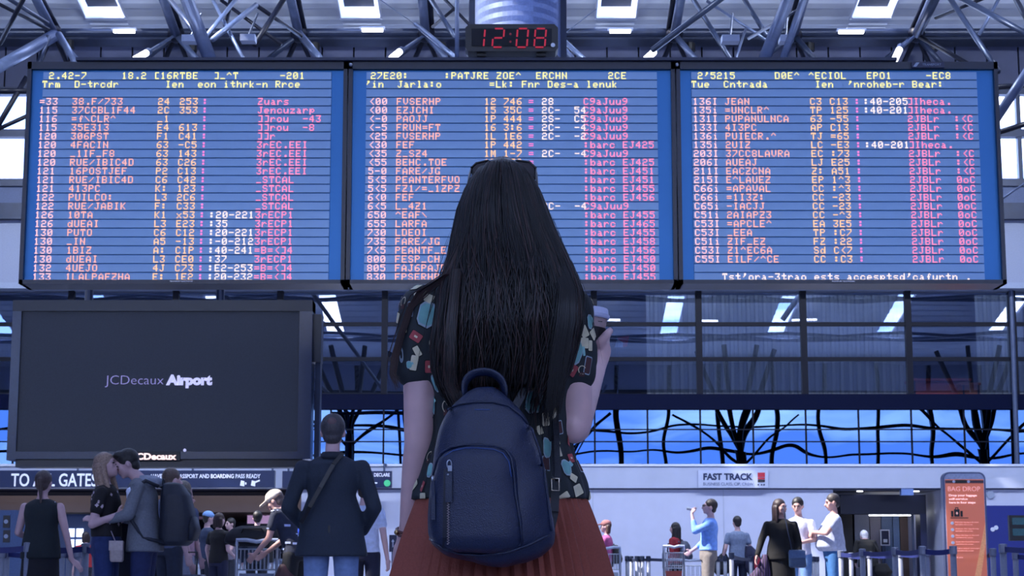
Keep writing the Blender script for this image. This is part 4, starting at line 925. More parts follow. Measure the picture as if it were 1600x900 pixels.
    # ---- top
    if top:
        m = MB(); o = .013; z0 = hem
        rg = []
        zs = [z0, (z0+1.08)/2, 1.08, 1.20, 1.32, 1.41, 1.445, 1.47] if z0 < 1.05 else [z0, 1.20, 1.32, 1.41, 1.445, 1.47]
        for z in zs:
            if z <= 1.0: rx, ry = .188+flare*(1.1-z)*1.2, .142+flare*(1.1-z)+fat*.6
            elif z < 1.15: rx, ry = .172+fat*.5+flare*.2, .130+fat
            elif z < 1.25: rx, ry = .160+fat*.3, .12+fat*.8
            elif z < 1.35: rx, ry = .184, .128
            elif z < 1.42: rx, ry = .176, .105
            elif z < 1.455: rx, ry = .128, .082
            else: rx, ry = .07-neck_open, .060-neck_open
            rg.append(ring(z, rx, ry, fat*.5 if 1.0 < z < 1.3 else 0))
        m.loft(rg, 28)
        if sleeve != 'none':
            for e in 'LR':
                a, b, c = V('s'+e), V('e'+e), V('w'+e); r0 = (.057+fat*.15)*s
                m.ell(a - (a-Vector((0, 0, a.z)))*.12, (r0*1.02, r0*1.02, r0*.92))
                if sleeve == 'short': m.cap(a, a.lerp(b, .52), r0, .058*s, 14)
                else:
                    m.cap(a, b, r0, .052*s, 14); f = .55 if sleeve == 'rolled' else .92
                    m.cap(b, b.lerp(c, f), .052*s, .040*s, 14)
        else:
            for e in 'LR': m.ell(V('s'+e)*.97 - Vector((V('s'+e).x*.35, 0, 0)), (.05*s, .05*s, .045*s))
        m.blob('top', topmat or cloth(top), t, .013 if Y > 16 else .011, 4, local=True)
    # ---- bottom
    k, c = bottom[:2]
    if k in ('trousers', 'shorts'):
        m = MB(); m.loft([ring(.86, .165, .125), ring(.93, .178, .13), ring(1.0, .17+fat*.2, .125+fat*.4), ring(1.04, .158+fat*.4, .115+fat*.6)], 24)
        for e in 'LR':
            hh, kk, aa = V('h'+e), V('k'+e), V('a'+e)
            if k == 'trousers': m.cap(hh, kk, .096*s, .070*s, 16); m.cap(kk, aa + Vector((0, 0, .03)), .070*s, .058*s, 16)
            else: m.cap(hh, hh.lerp(kk, .7), .1*s, .082*s, 16)
        m.blob(k, cloth(c), t, .013, 3, local=True)
        m = MB(); m.loft([ring(1.02, .166+fat*.45, .124+fat*.7, fat*.2), ring(1.05, .162+fat*.45, .122+fat*.7, fat*.2)], 28); m.build('belt', black, t, local=True) if len(bottom) > 2 else None
    else:
        z1 = bottom[2] if len(bottom) > 2 else .5
        m = MB(); m.loft([ring(z1, .21, .17), ring((z1+.9)/2, .195, .15), ring(.93, .182, .132), ring(1.06, .155, .115)], 36)
        m.blob(k, cloth(c), t, .013, 2, local=True)
    return t, V, s, hp, Mh

def loc(t, p): return t.matrix_basis @ Vector(p)
def backpack_on(t, V, s, col, label, w=.30, h=.46, d=.17, zc=1.22):
    """rucksack on a back, a thing of its own, placed in world space"""
    Mw = Matrix.Translation(t.location) @ Matrix.Rotation(t.rotation_euler.z, 4, 'Z')
    o = Mw @ Vector((0, -.12*s, (zc-h/2)*s))
    r = empty('rucksack', o, rz=t.rotation_euler.z, label=label, cat='backpack')
    m = MB(); w *= s; h *= s; d *= s
    m.loft([((0, -d*.5, .0), w*.42, d*.42), ((0, -d*.55, h*.06), w*.5, d*.54), ((0, -d*.6, h*.45), w*.5, d*.58), ((0, -d*.5, h*.8), w*.44, d*.48), ((0, -d*.4, h*.97), w*.3, d*.32), ((0, -d*.38, h), w*.18, d*.2)], 28, e=3)
    m.blob('body', cloth(col, .6), r, .012, 3, local=True)
    m = MB(); m.loft([((0, -d*1.08, h*.08), w*.34, d*.14), ((0, -d*1.12, h*.25), w*.38, d*.2), ((0, -d*1.06, h*.46), w*.34, d*.14)], 24, e=3); m.build('front_pocket', cloth(col, .6), r, local=True, smooth=True)
    for e in (-1, 1):
        m = MB(); pts = [(e*w*.3, -.0*s, h*.93), (e*w*.42, .10*s, h*1.02), (e*w*.5, .22*s, h*.85), (e*w*.5, .24*s, h*.5), (e*w*.5, .1*s, h*.12), (e*w*.42, -d*.3, h*.05)]
        m.tube(pts, .016*s, 8); m.build('strap', cloth(col, .6), r, local=True, smooth=True)
    MB().tube([(-.03, -.02, h*.97), (-.02, -.02, h*1.05), (.02, -.02, h*1.05), (.03, -.02, h*.97)], .008, 6).build('handle', cloth(col, .6), r, local=True)
    return r
def yd(pc, H): return depth(pc, H)

# --- man in the dark blazer, seen from behind
Yb = yd(646, 1.80)
t, V, s, hp, Mh = person('grey-haired man in a dark blazer and pale jeans seen from behind, left of the woman', 519, Yb, 1.80, 0, top='26344a', sleeve='long', hem=.80, flare=.16, hair=('short', '36343a'),
    bottom=('trousers', '6f86b2'), head=(0, 8), sh_w=.198, topmat=mat('blazer_wool', '1e2838', .85, bump=.2, bscale=90, var=.12), vox=.009, y_px=760,
    J=dict(eL=(-.285, -.03, 1.12), eR=(.285, -.03, 1.12), wL=(-.18, .16, .98), wR=(.19, .16, .96)))
m = MB(); m.loft([(V('nk')+Vector((0, -.005, -.03*s)), .088*s, .075*s), (V('nk')+Vector((0, 0, .02*s)), .068*s, .064*s)], 24); m.build('collar', mat('blazer_collar', '141c2c', .8), t, local=True, smooth=True)
m = MB(); q = [Vector((.075, -.06, 1.48)), Vector((.02, -.14, 1.40)), Vector((-.06, -.165, 1.25)), Vector((-.13, -.16, 1.12)), Vector((-.19, -.10, 1.02))]
for a, b in zip(q, q[1:]): m.bar(a*s, b*s, .028, .012, up=(0, 1, 0))
m.build('crossbody_strap', black, t, local=True)
MB().bar(Vector((0, -.158, 1.0))*s, Vector((0, -.17, .80))*s, .006, .012, up=(1, 0, 0)).build('back_vent', black, t, local=True)
m = MB()
m.ell(hp((0, -.092, .070)), (.034*s, .022*s, .034*s), Mh); m.build('bald_patch', mat('scalp', '5a464a', .6), t, local=True, smooth=True)

# --- kissing couple
Yc = yd(694, 1.80)
hoodc = mat('hoodie_grey', '686c76', .85, bump=.3, bscale=60)
t, V, s, hp, Mh = person('dark-haired young man in a grey hoodie kissing the blonde woman', 228, Yc, 1.80, 90, top='5d6b84', sleeve='rolled', hem=.86, flare=.06, hair=('quiff', '120e10'), topmat=hoodc,
    bottom=('trousers', '1a2550'), lean=6, head=(8, -20), vox=.0085, y_px=800,
    J=dict(hc=(.0, .17, 1.585), nk=(0, .06, 1.46), eL=(-.22, .10, 1.16), wL=(-.14, .36, 1.10), dL=(0, .85, .35), nL=(.6, .1, -.6), cL=.5, eR=(.24, .05, 1.14), wR=(.12, .32, 1.13), nR=(-.6, .2, 0)))
m = MB(); m.loft([(Vector((0, -.02, 1.40))*s, .12*s, .11*s), (Vector((0, -.03, 1.46))*s, .11*s, .10*s), (Vector((0, .0, 1.49))*s, .075*s, .07*s)], 24); m.blob('hood', mat('hoodie_hood', '8a90a0', .85), t, .012, 3, local=True)
backpack_on(t, V, s, '141a2a', 'big black backpack worn by the young man in the grey hoodie', w=.36, h=.52, d=.25, zc=1.17)
Yw = Yc-.02
floral = mat('floral_top', '100c14', .8)
t, V, s, hp, Mh = person('long-haired blonde woman in a black floral top and blue jeans being kissed', 168, Yw, 1.735, -90, top='100c14', sleeve='short', hem=1.02, hair=('longwave', '8a7264'), topmat=floral, y_px=800,
    bottom=('trousers', '1c2c5c'), lean=-3, head=(-12, 12), vox=.0085, sh_w=.165,
    J=dict(eR=(.21, -.08, 1.12), wR=(.19, .12, 1.20), eL=(-.20, .05, 1.16), wL=(-.10, .22, 1.28), nR=(-.5, 0, .5)))
pm = mat('floral_print', 'b8a8b4', .8); bo = [c for c in t.children if c.name.startswith('top')][0]
pts = [v.co.copy() for v in bo.data.vertices]; nrs = [v.normal.copy() for v in bo.data.vertices]; random.seed(3)
m = MB()
for k in random.sample(range(len(pts)), 34):
    a, n_ = pts[k], nrs[k]; u = n_.orthogonal().normalized(); w_ = n_.cross(u); r = random.uniform(.010, .022)
    m.add([a + n_*.003 + (u*math.cos(q)+w_*math.sin(q))*r*(1 if i % 2 else .6) for i, q in enumerate([2*PI*i/8 for i in range(8)])], [tuple(range(8))])
m.build('flower_print', pm, t, local=True, recalc=False)
q = P(183, 860, Yc-.18); b = empty('shoulder_bag', (q.x, q.y, q.z-.1), label='small beige shoulder bag hanging at the blonde woman\'s hip', cat='bag')
m = MB(); m.loft([((q.x, q.y, q.z-.095), .045, .03), ((q.x, q.y, q.z-.08), .055, .035), ((q.x-.005, q.y, q.z+.07), .06, .035), ((q.x-.005, q.y, q.z+.08), .05, .03)], 24, e=5); m.build('body', mat('beige_leather', '9a8c8c', .5), b, smooth=False)
m = MB(); m.box((q.x-.062, q.y-.042, q.z+.0), (q.x+.055, q.y-.034, q.z+.08)); m.build('flap', mat('beige_flap', 'a59798', .45), b)
a = P(160, 828, Yc-.12); MB().tube([(q.x-.02, q.y, q.z+.08), (q.x-.06, q.y+.02, q.z+.16), a, P(172, 785, Yc-.10)], .005, 6).build('strap', mat('strap_pale', '8d8290', .5), b)
q = P(204, 778, Yc-.20); b = empty('paper_cup', q-Vector((0, 0, .06)), label='white paper cup with dome lid held between the kissing couple', cat='cup')
MB().tube([q-Vector((0, 0, .06)), q+Vector((0, 0, .05))], [.03, .038], 18).build('cup', mat('cup_white', 'c8d0e4', .5), b)
MB().tube([q+Vector((0, 0, .05)), q+Vector((0, 0, .075)), q+Vector((0, 0, .09))], [.042, .034, .012], 18).build('lid', white_frame, b)

# --- woman in the dark tank top at the left
Yt = yd(735, 1.66)
t, V, s, hp, Mh = person('woman with a brown ponytail in a dark sleeveless top, back turned, at the left', 66, Yt, 1.66, -4, top='0f1a22', sleeve='none', hem=.88, flare=.05, hair=('pony', '3c2e2e'), bottom=('skirt', '0a0c18', .45),
    J=dict(eR=(.255, -.02, 1.13), wR=(.31, .02, .87), eL=(-.235, .0, 1.14), wL=(-.16, .20, 1.07), dR=(.7, .1, -.6)), vox=.009, y_px=800, sh_w=.175)
MB().tube([V('sR')+Vector((-.06*s, -.055*s, -.02*s)), V('sR')+Vector((-.045*s, -.02*s, .05*s)), V('sR')+Vector((-.05*s, .04*s, .0))], .008, 6).build('bra_strap', white_frame, t, local=True)
# --- woman in pink with the grey suitcase
Yp = yd(763, 1.64)
t, V, s, hp, Mh = person('bare-shouldered dark-haired woman in a pale pink tank top beside the grey suitcase', 288, Yp, 1.64, -65, top='b08fa0', sleeve='none', hem=.95, hair=('bob', '14101a'), bottom=('skirt', '8a90a8', .4), sh_w=.16,
    J=dict(eR=(.20, -.03, 1.12), wR=(.19, .05, .86)), vox=.0105, y_px=800)
sx, sy = P(292, 880, Yp-.25).x, Yp-.25
b = empty('suitcase', (sx, sy, 0), label='grey striped suitcase with dark handle beside the woman in pink', cat='suitcase')
m = MB(); m.loft([((sx, sy, .05), .19, .12), ((sx, sy, .08), .21, .13), ((sx, sy, .66), .21, .13), ((sx, sy, .69), .19, .12)], 32, e=7); m.build('shell', mat('suitcase_grey', '4f5668', .5), b)
for k in range(5): MB().box((sx-.20, sy-.14, .16+k*.10), (sx-.04, sy-.128, .19+k*.10)).build('stripe', white_frame, b)
MB().tube([(sx-.09, sy, .68), (sx-.09, sy, .93), (sx+.11, sy, .93), (sx+.11, sy, .68)], .012, 8).build('handle', black, b)
for k in (-1, 1): MB().tube([(sx+k*.14-.02, sy, .04), (sx+k*.14+.02, sy, .04)], .04, 12).build('wheel', black, b)
# --- heads behind the hoodie
person('brown-haired man mostly hidden behind the young man in the grey hoodie', 264, yd(731, 1.80), 1.80, -50, top='4a5470', hair=('short', '4a3a34'), bottom=('trousers', '20283c'), vox=.0125)
person('grey-blond man behind the backpack, left of the woman in pink', 284, yd(751, 1.74), 1.74, -40, top='3a4462', hair=('short', '6a625c'), bottom=('trousers', '20283c'), vox=.0125)
# --- queue at the gates
person('man in a pale blue cap and dark blue shirt at the gate desk', 323, yd(799, 1.78), 1.78, -60, top='22304e', hair=('short', '2a2624', '7aa0d8'), bottom=('trousers', '1a2032'))
person('woman in a black dress with bare calves standing at the gate desk', 341, yd(806, 1.70)-3, 1.66, -35, top='0c0a12', sleeve='short', hem=.9, hair=('bob', '2a1418'), bottom=('shorts', '141838'), J=dict(eR=(.22, .0, 1.12), wR=(.17, .2, 1.02)))
person('bearded man in a light shirt facing the gate desk from the right', 359, yd(809, 1.78), 1.78, 130, top='6a6478', hair=('short', '141014'), bottom=('trousers', '1a2032'), J=dict(eR=(.2, .1, 1.14), wR=(.12, .28, 1.05), eL=(-.2, .1, 1.14), wL=(-.12, .28, 1.05)))
person('dark-haired man in a navy jacket behind the front luggage trolley', 401, yd(798, 1.76), 1.76, 0, top='18223a', sleeve='long', hair=('short', '0c0a10'), bottom=('trousers', '141a2a'))
person('small figure in a red top behind the barrier near the tank top woman', 132, 36, 1.50, 40, top='9a2430', hair=('bob', '201418'), bottom=('trousers', '181c30'))
# --- man in the cream cap leaning down
Ym = 19.4
t, V, s, hp, Mh = person('stooping man in a cream cap and patterned dark shirt behind the man in the blazer', 462, Ym, 1.70, 72, top='1c2338', sleeve='short', hair=('short', '5a4a48', 'e6d8c6'), bottom=('trousers', '10141e'), lean=24, head=(0, -18), skinm=skin_lit, y_px=800,
    J=dict(hc=(0, .25, 1.50), nk=(0, .15, 1.40), eL=(-.2, .22, 1.10), wL=(-.16, .40, .93), eR=(.2, .22, 1.10), wR=(.16, .42, .95)))
bo = [c for c in t.children if c.name.startswith('top')][0]; pts = [v.co.copy() for v in bo.data.vertices]; nrs = [v.normal.copy() for v in bo.data.vertices]
m = MB()
for k in random.sample(range(len(pts)), 26):
    a, n_ = pts[k], nrs[k]; u = Vector((0, 0, 1)).cross(n_).normalized(); w_ = n_.cross(u); r = random.uniform(.02, .035)
    m.add([a+n_*.005+u*r*cx+w_*r*.35*cz for cx, cz in ((-1,-1),(1,-1),(1,1),(-1,1))], [(0,1,2,3)])
m.build('shirt_print', mat('shirt_print_m', 'a8b4d8', .7), t, local=True, recalc=False)
b = empty('shopping_bag', P(480, 818, Ym-.3)-Vector((0, 0, .2)), label='bright blue bag under the arm of the stooping man in the cap', cat='bag')
q = b.location; m = MB(); m.loft([((q.x, q.y, q.z), .07, .05), ((q.x, q.y, q.z+.12), .10, .06), ((q.x+.01, q.y, q.z+.26), .09, .05), ((q.x+.03, q.y, q.z+.33), .05, .04)], 20, e=3); m.blob('body', mat('bag_blue', '1e3aa0', .5, bump=.5, bscale=18, var=.4), b, .012, 2)
MB().tube([(q.x, q.y, q.z+.3), (q.x+.03, q.y, q.z+.4), (q.x+.06, q.y, q.z+.3)], .006, 6).build('handle', black, b)
q = P(446, 882, Ym-.1); b = empty('carry_bag', (q.x, q.y, 0), label='dark maroon bag standing on the floor before the stooping man', cat='bag')
m = MB(); m.loft([((q.x, q.y, .02), .14, .1), ((q.x, q.y, .2), .17, .12), ((q.x, q.y, .6), .14, .11), ((q.x, q.y, .80), .06, .06)], 24, e=2.6); m.blob('body', mat('bag_maroon', '3a1a24', .6, bump=.4, bscale=14, var=.3), b, .016, 2)
MB().tube([(q.x-.05, q.y, .76), (q.x, q.y, .9), (q.x+.05, q.y, .76)], .01, 6).build('handle', black, b)
# --- white shirt right of the blazer man
t, V, s, hp, Mh = person('person in a white T-shirt and navy trousers hidden behind the man in the blazer', 570, 19.6, 1.70, -20, top='b4c0e0', sleeve='short', hem=.95, hair=('short', '2a2422'), bottom=('trousers', '0c1230'), y_px=800)
# ---------------- right side
t, V, s, hp, Mh = person('woman in a pink shirt and cap pushing a trolley right of the skirt', 948, yd(813, 1.63), 1.63, 80, top='9c4a80', sleeve='long', hair=('bob', '4a3430', '8a5a5c'), bottom=('trousers', '2a3044'), J=dict(eL=(-.2, .1, 1.14), wL=(-.18, .34, 1.04), eR=(.2, .1, 1.14), wR=(.18, .34, 1.04)))
backpack_on(t, V, s, '14161f', 'small black backpack on the woman in the pink shirt', w=.24, h=.36, d=.14, zc=1.1)
t, V, s, hp, Mh = person('long-haired woman in a dark red top walking away beside the white wall', 1056, yd(816, 1.62), 1.62, 60, top='7a1024', sleeve='long', hair=('long', '120c14'), bottom=('trousers', '1a1c2c'))
backpack_on(t, V, s, '3a4258', 'grey backpack on the woman in the dark red top', w=.26, h=.4, d=.17, zc=1.18)
t, V, s, hp, Mh = person('man with glasses in a light blue shirt and khaki trousers drinking from a small bottle', 1107, yd(779, 1.80), 1.80, 90, top='6f9ae6', sleeve='rolled', hem=1.0, hair=('short', '1a1216'), bottom=('trousers', '76706e', 1), lean=-4, head=(0, 6), vox=.011,
    J=dict(eL=(-.14, .20, 1.28), wL=(-.07, .235, 1.52), dL=(.2, -.15, .9), nL=(.3, -.6, 0), cL=1.0, eR=(.24, .02, 1.14), wR=(.16, .22, 1.00)))
gm = MB()
for e in (-1, 1):
    gm.tube([hp((e*.035+.02*math.cos(a), .098, .008+.016*math.sin(a))) for a in [2*PI*i/12 for i in range(13)]], .003, 6); gm.tube([hp((e*.055, .098, .012)), hp((e*.08, .0, .01))], .003, 6)
gm.build('glasses', black, t, local=True)
Mw = Matrix.Translation(t.location) @ Matrix.Rotation(t.rotation_euler.z, 4, 'Z')
q = Mw @ Vector((.0, .19, 1.64)); b = empty('small_bottle', q, label='tiny bottle held to the mouth of the man in the light blue shirt', cat='bottle')
MB().tube([q + (Mw.to_3x3() @ Vector((0, d, z))) for d, z in ((-.02, -.01), (.03, .0), (.04, .0), (.12, .015))], [.011, .011, .024, .024], 12).build('glass', mat('bottle_glass', '8a98b0', .15), b)
t, V, s, hp, Mh = person('dark-haired man in a grey and white T-shirt carrying jackets over his arm', 1153, yd(806, 1.76), 1.76, 15, top='6a7896', sleeve='short', hair=('short', '16121a'), bottom=('trousers', '141c38'), J=dict(eL=(-.25, -.02, 1.14), wL=(-.26, .12, .95)))
m = MB(); q = t.location; m.loft([((q.x-.31, q.y+.05, .66), .10, .09), ((q.x-.30, q.y+.05, .75), .17, .13), ((q.x-.28, q.y+.05, .95), .13, .11), ((q.x-.26, q.y+.05, 1.06), .05, .05)], 20)
b = empty('holdall', (q.x-.3, q.y+.05, .66), label='dark round bag hanging at the left hip of the man with the jackets', cat='bag'); m.blob('body', cloth('101420'), b, .014, 3)
MB().tube([(q.x-.3, q.y+.05, 1.0), (q.x-.27, q.y+.08, 1.1), (q.x-.22, q.y+.05, 1.35)], .01, 6).build('strap', black, b)
m = MB(); m.loft([((q.x+.33, q.y-.05, .62), .12, .07), ((q.x+.30, q.y-.05, .8), .18, .10), ((q.x+.26, q.y-.05, 1.05), .15, .10), ((q.x+.20, q.y-.05, 1.2), .06, .06)], 20)
b = empty('draped_jackets', (q.x+.33, q.y-.05, .62), label='navy and red jackets draped over the arm of the grey T-shirt man', cat='jacket'); m.blob('navy_jacket', cloth('181c3c'), b, .014, 3)
m = MB(); m.loft([((q.x+.40, q.y-.12, .60), .07, .05), ((q.x+.38, q.y-.13, .8), .10, .06), ((q.x+.33, q.y-.13, 1.0), .05, .04)], 16); m.blob('red_lining', cloth('8a1830'), b, .014, 3)
# black dress woman
t, V, s, hp, Mh = person('woman with long wavy auburn hair in a long black dress walking towards the camera', 1221, yd(779, 1.70), 1.70, 172, top='07070c', sleeve='long', hem=.9, flare=.1, hair=('longwave', '24141a'), bottom=('dress_skirt', '06060b', .12), head=(50, 0), skinm=skin_lit, neck_open=-.01, vox=.011,
    J=dict(eR=(.27, .02, 1.17), wR=(.33, .10, .96), eL=(-.24, -.02, 1.14), wL=(-.25, .08, .92)))
q = P(1246, 872, t.location.y-.22); b = empty('shoulder_bag', (q.x, q.y, q.z-.14), label='dusty blue shoulder bag on the woman in the black dress', cat='bag')
m = MB(); m.loft([((q.x, q.y, q.z-.13), .09, .04), ((q.x, q.y, q.z-.11), .115, .05), ((q.x-.01, q.y, q.z+.08), .11, .05), ((q.x-.01, q.y, q.z+.11), .09, .03)], 24, e=4); m.build('body', mat('bag_dusty_blue', '2c4262', .5, bump=.2), b, smooth=True)
MB().box((q.x-.12, q.y-.058, q.z+.0), (q.x+.10, q.y-.05, q.z+.10)).build('flap', mat('bag_flap_blue', '35507a', .5), b)
a = P(1224, 795, t.location.y-.14); MB().tube([(q.x-.07, q.y, q.z+.1), P(1232, 835, t.location.y-.2), a, P(1220, 785, t.location.y)], .007, 6).build('strap', mat('strap_db', '1a2640', .5), b)
q = P(1192, 880, t.location.y-.05); b = empty('striped_scarf', (q.x-.04, q.y, .45), label='dark purple striped scarf hanging from the hand of the woman in the black dress', cat='scarf')
m = MB(); m.loft([((q.x-.12, q.y, .47), .13, .05), ((q.x-.06, q.y, .62), .16, .07), ((q.x+.01, q.y, .80), .07, .05), ((q.x+.03, q.y, .95), .03, .03)], 30, pleat=lambda j_, k_: .12*((k_ % 4) < 2))
m.build('cloth', mat('scarf_stripe', '3a2a4a', .8, kind='wave', bscale=9, var=.6), b, smooth=True)
# white T-shirt man
t, V, s, hp, Mh = person('dark-haired man in a white T-shirt looking down behind the woman in the black dress', 1249, yd(777, 1.79), 1.79, 150, top='b8bcd6', sleeve='short', hair=('short', '120e12'), bottom=('trousers', '5f7fae'), head=(10, -14), skinm=skin_lit, vox=.011, sh_w=.19,
    J=dict(eL=(-.25, .03, 1.15), wL=(-.10, .26, 1.10), eR=(.25, .03, 1.15), wR=(.08, .27, 1.12), nL=(.3, 0, .6), cL=.3))
# big man with folded arms
t, V, s, hp, Mh = person('heavy man in a grey-white T-shirt and jeans standing with folded arms', 1302, yd(771, 1.84), 1.84, 92, top='a4acc6', sleeve='short', hem=.96, hair=('short', '2c2628'), bottom=('trousers', '2f5f96', 1), fat=.075, lean=-2, head=(0, -10), skinm=skin_lit, vox=.011, sh_w=.20,
    J=dict(eL=(-.27, .14, 1.20), wL=(-.06, .29, 1.22), dL=(1, .15, .05), nL=(0, -.8, 0), eR=(.27, .14, 1.20), wR=(.06, .31, 1.17), dR=(-1, .15, .1), nR=(0, -.8, 0)))
# stooping white-haired person before the doorway
t, V, s, hp, Mh = person('white-haired person in a black coat bending forward at the right doorway', 1357, 36.0, 1.66, 8, top='07070c', sleeve='long', hem=.85, flare=.1, hair=('short', 'd0d0da'), bottom=('trousers', '0a0c1c'), lean=22, J=dict(hc=(0, .24, 1.49), nk=(0, .15, 1.38), eL=(-.25, .1, 1.12), wL=(-.2, .22, .95), eR=(.25, .1, 1.12), wR=(.2, .22, .95)))
m = MB(); q = t.location; m.loft([((q.x+.28, q.y-.1, .62), .12, .1), ((q.x+.27, q.y-.1, .72), .18, .13), ((q.x+.22, q.y-.1, .88), .12, .1)], 18)
b = empty('holdall', (q.x+.28, q.y-.1, .62), label='black round bag at the right hip of the white-haired person', cat='bag'); m.blob('body', cloth('08080e'), b, .015, 3)
MB().tube([(q.x+.24, q.y-.1, .86), (q.x+.2, q.y-.08, 1.1), (q.x+.1, q.y-.02, 1.3)], .01, 6).build('strap', black, b)
# ================================================================ the woman in the foreground
WYD = 3.85
def w(px, py, dy=0): return P(px, py, WYD+dy)
sc = WYD/(F_PX*math.cos(PITCH))*1.0     # metres per pixel at her distance
wx = w(783, 700).x
wm_ = empty('person', (wx, WYD, 0), label='young woman with long dark hair in a patterned blouse and rust skirt in the foreground', cat='person')
wskin = mat('skin_foreground', 'cfaaa8', .5, var=.05, bscale=30, bump=.03)
m = MB()
def wr(py, rx, ry, dy=0, cx=783): c = w(cx, py, dy); return (c, rx, ry)
m.loft([wr(860, .165, .11), wr(800, .165, .11), wr(740, .14, .095), wr(680, .12, .085), wr(600, .135, .095), wr(520, .15, .10), wr(465, .155, .085), wr(440, .10, .065), wr(425, .06, .05)], 32)
m.cap(w(783, 435), w(783, 365), .052, .048, 16)
HC = w(783, 323, 0)
m.ell(HC + Vector((0, -.012, .008)), (.072, .086, .078)); m.ell(HC + Vector((0, .03, -.045)), (.055, .058, .06)); m.ell(HC + Vector((0, .065, -.09)), (.02, .018, .016))
m.cap(HC + Vector((0, .085, .015)), HC + Vector((0, .108, -.028)), .007, .012); m.ell(HC + Vector((0, .085, -.055)), (.02, .01, .008)); m.ell(HC + Vector((0, .073, .025)), (.045, .018, .012))
for e in (-1, 1): m.ell(HC + Vector((e*.076, -.01, -.01)), (.011, .02, .03)); m.ell(HC + Vector((e*.042, .055, -.022)), (.02, .02, .024))
# left arm hangs down
aS, aE, aW = w(664, 486), w(655, 693, .0), w(636, 838, .06)
m.cap(aS, w(660, 600), .050, .0415, 16); m.cap(w(660, 600), aE, .0415, .0325, 16); m.cap(aE, w(650, 735, .02), .0325, .031, 16); m.cap(w(650, 735, .02), aW, .031, .0185, 16)
hand(m, aW, (aW-aE)*1.0, (.6, .6, 0), 1, .0085, .35, .075)
# right arm is bent, the hand lifts the cup
bS, bE, bW = w(887, 486), w(897, 657, .0), w(935, 566, .24)
m.cap(bS, w(894, 600), .050, .0425, 16); m.cap(w(894, 600), bE, .0425, .040, 16); m.cap(bE + Vector((0, .0, -.01)), bW, .037, .021, 16); m.cap(w(893, 668, -.01), w(899, 668, .03), .036, .034, 16)
# hand closed round the cup: back of the hand to the right, fingers wrap round the front
cupc = w(921, 545, .27)
pm_c = w(941, 548, .26); m.ell(pm_c, (.019, .030, .036)); m.cap(bW, pm_c, .022, .022)
for k, (px, py, r) in enumerate(((948, 522, .0098), (946, 537, .0095), (943, 551, .0092), (939, 564, .0085))):
    a = w(px, py, .262); b = a + Vector((.004, .026, .004)); c = Vector((cupc.x+.026, cupc.y+.042, a.z+.006)); d = Vector((cupc.x-.006, cupc.y+.046, a.z+.006))
    m.cap(pm_c.lerp(a, .5), a, r*1.05, r*1.05, 10); m.cap(a, b, r*1.05, r, 10); m.cap(b, c, r, r*.95, 10); m.cap(c, d, r*.95, r*.85, 10)
a = w(938, 535, .23); m.cap(a, w(948, 523, .225), .012, .011, 10); m.cap(w(948, 523, .225), w(953, 517, .245), .0105, .0095, 10)
# legs
for e in (-1, 1):
    h_, k_, f_ = Vector((wx+e*.085, WYD, .80)), Vector((wx+e*.085, WYD+.02, .45)), Vector((wx+e*.08, WYD-.02, .08))
    m.cap(h_, k_, .085, .052, 16); m.cap(k_, f_, .052, .032, 16); m.cap(f_ + Vector((0, -.02, -.03)), f_ + Vector((0, .11, -.045)), .032, .025, 12)
m.blob('body', wskin, wm_, .0055, 5)
for e in (-1, 1):
    f_ = Vector((wx+e*.08, WYD-.02, .08)); q = MB(); q.cap(f_ + Vector((0, -.03, -.035)), f_ + Vector((0, .13, -.045)), .038, .032, 12); q.box((f_.x-.032, f_.y-.06, 0), (f_.x+.032, f_.y+.15, .025)); q.blob('shoe', cloth('1a1418'), wm_, .01, 3)
    MB().ell(HC + Vector((e*.03, .078, .008)), (.013, .01, .007)).build('eye', eye_m, wm_, smooth=True); MB().ell(HC + Vector((e*.03, .083, .028)), (.018, .007, .004)).build('eyebrow', hairm('14100f'), wm_, smooth=True)
MB().ell(HC + Vector((0, .091, -.056)), (.02, .006, .006)).build('mouth', lip_m, wm_, smooth=True)
# ---- skirt: many knife pleats
def pl(j, k): return (.045 if k % 4 == 0 else (.026 if k % 4 == 1 else (.004 if k % 4 == 2 else -.030)))*min(1, .35+j*.16)
sk = MB(); rg = []
for f in [i/12 for i in range(13)]:
    py = 768 + f*225; c = w(784, py); rg.append((Vector((c.x, WYD, c.z)), .172 + .088*f**.9, .118 + .085*f))
sk.loft(rg, 224, cap=False, pleat=pl)
skirt = sk.build('skirt', mat('rust_skirt', '8c4638', .75, bump=.12, bscale=220, var=.08), wm_, smooth=False, recalc=True)
md = skirt.modifiers.new('t', 'SOLIDIFY'); md.thickness = .003
# ---- blouse
bl = MB()
bl.loft([wr(781, .190, .130), wr(760, .184, .128), wr(720, .160, .118), wr(670, .145, .108), wr(600, .152, .115), wr(520, .165, .118), wr(475, .172, .105), wr(448, .135, .082), wr(432, .085, .062), wr(424, .065, .055)], 40)
for S_, E_, e, pe in ((aS, aE, -1, (657, 574)), (bS, bE, 1, (894, 577))):
    bl.ell(S_ + Vector((-e*.008, 0, .0)), (.058, .062, .058)); bl.cap(S_, w(pe[0], pe[1]), .058, .0545, 20)
    for a in range(3): bl.cap(w(pe[0], pe[1]-30+a*12), w(pe[0], pe[1]-2), .054, .052, 20)
blouse = bl.blob('blouse', mat('blouse_dark', '20262a', .8, bump=.25, bscale=12, var=.1), wm_, .0075, 6)
# gather folds
for v in blouse.data.vertices:
    c = v.co; a = math.atan2(c.y, c.x); v.co = c + Vector((c.x, c.y, 0)).normalized()*(.0028*math.sin(a*23 + c.z*9) + .002*math.sin(c.z*70+a*5))*(1 if c.z < 1.2 else .5)
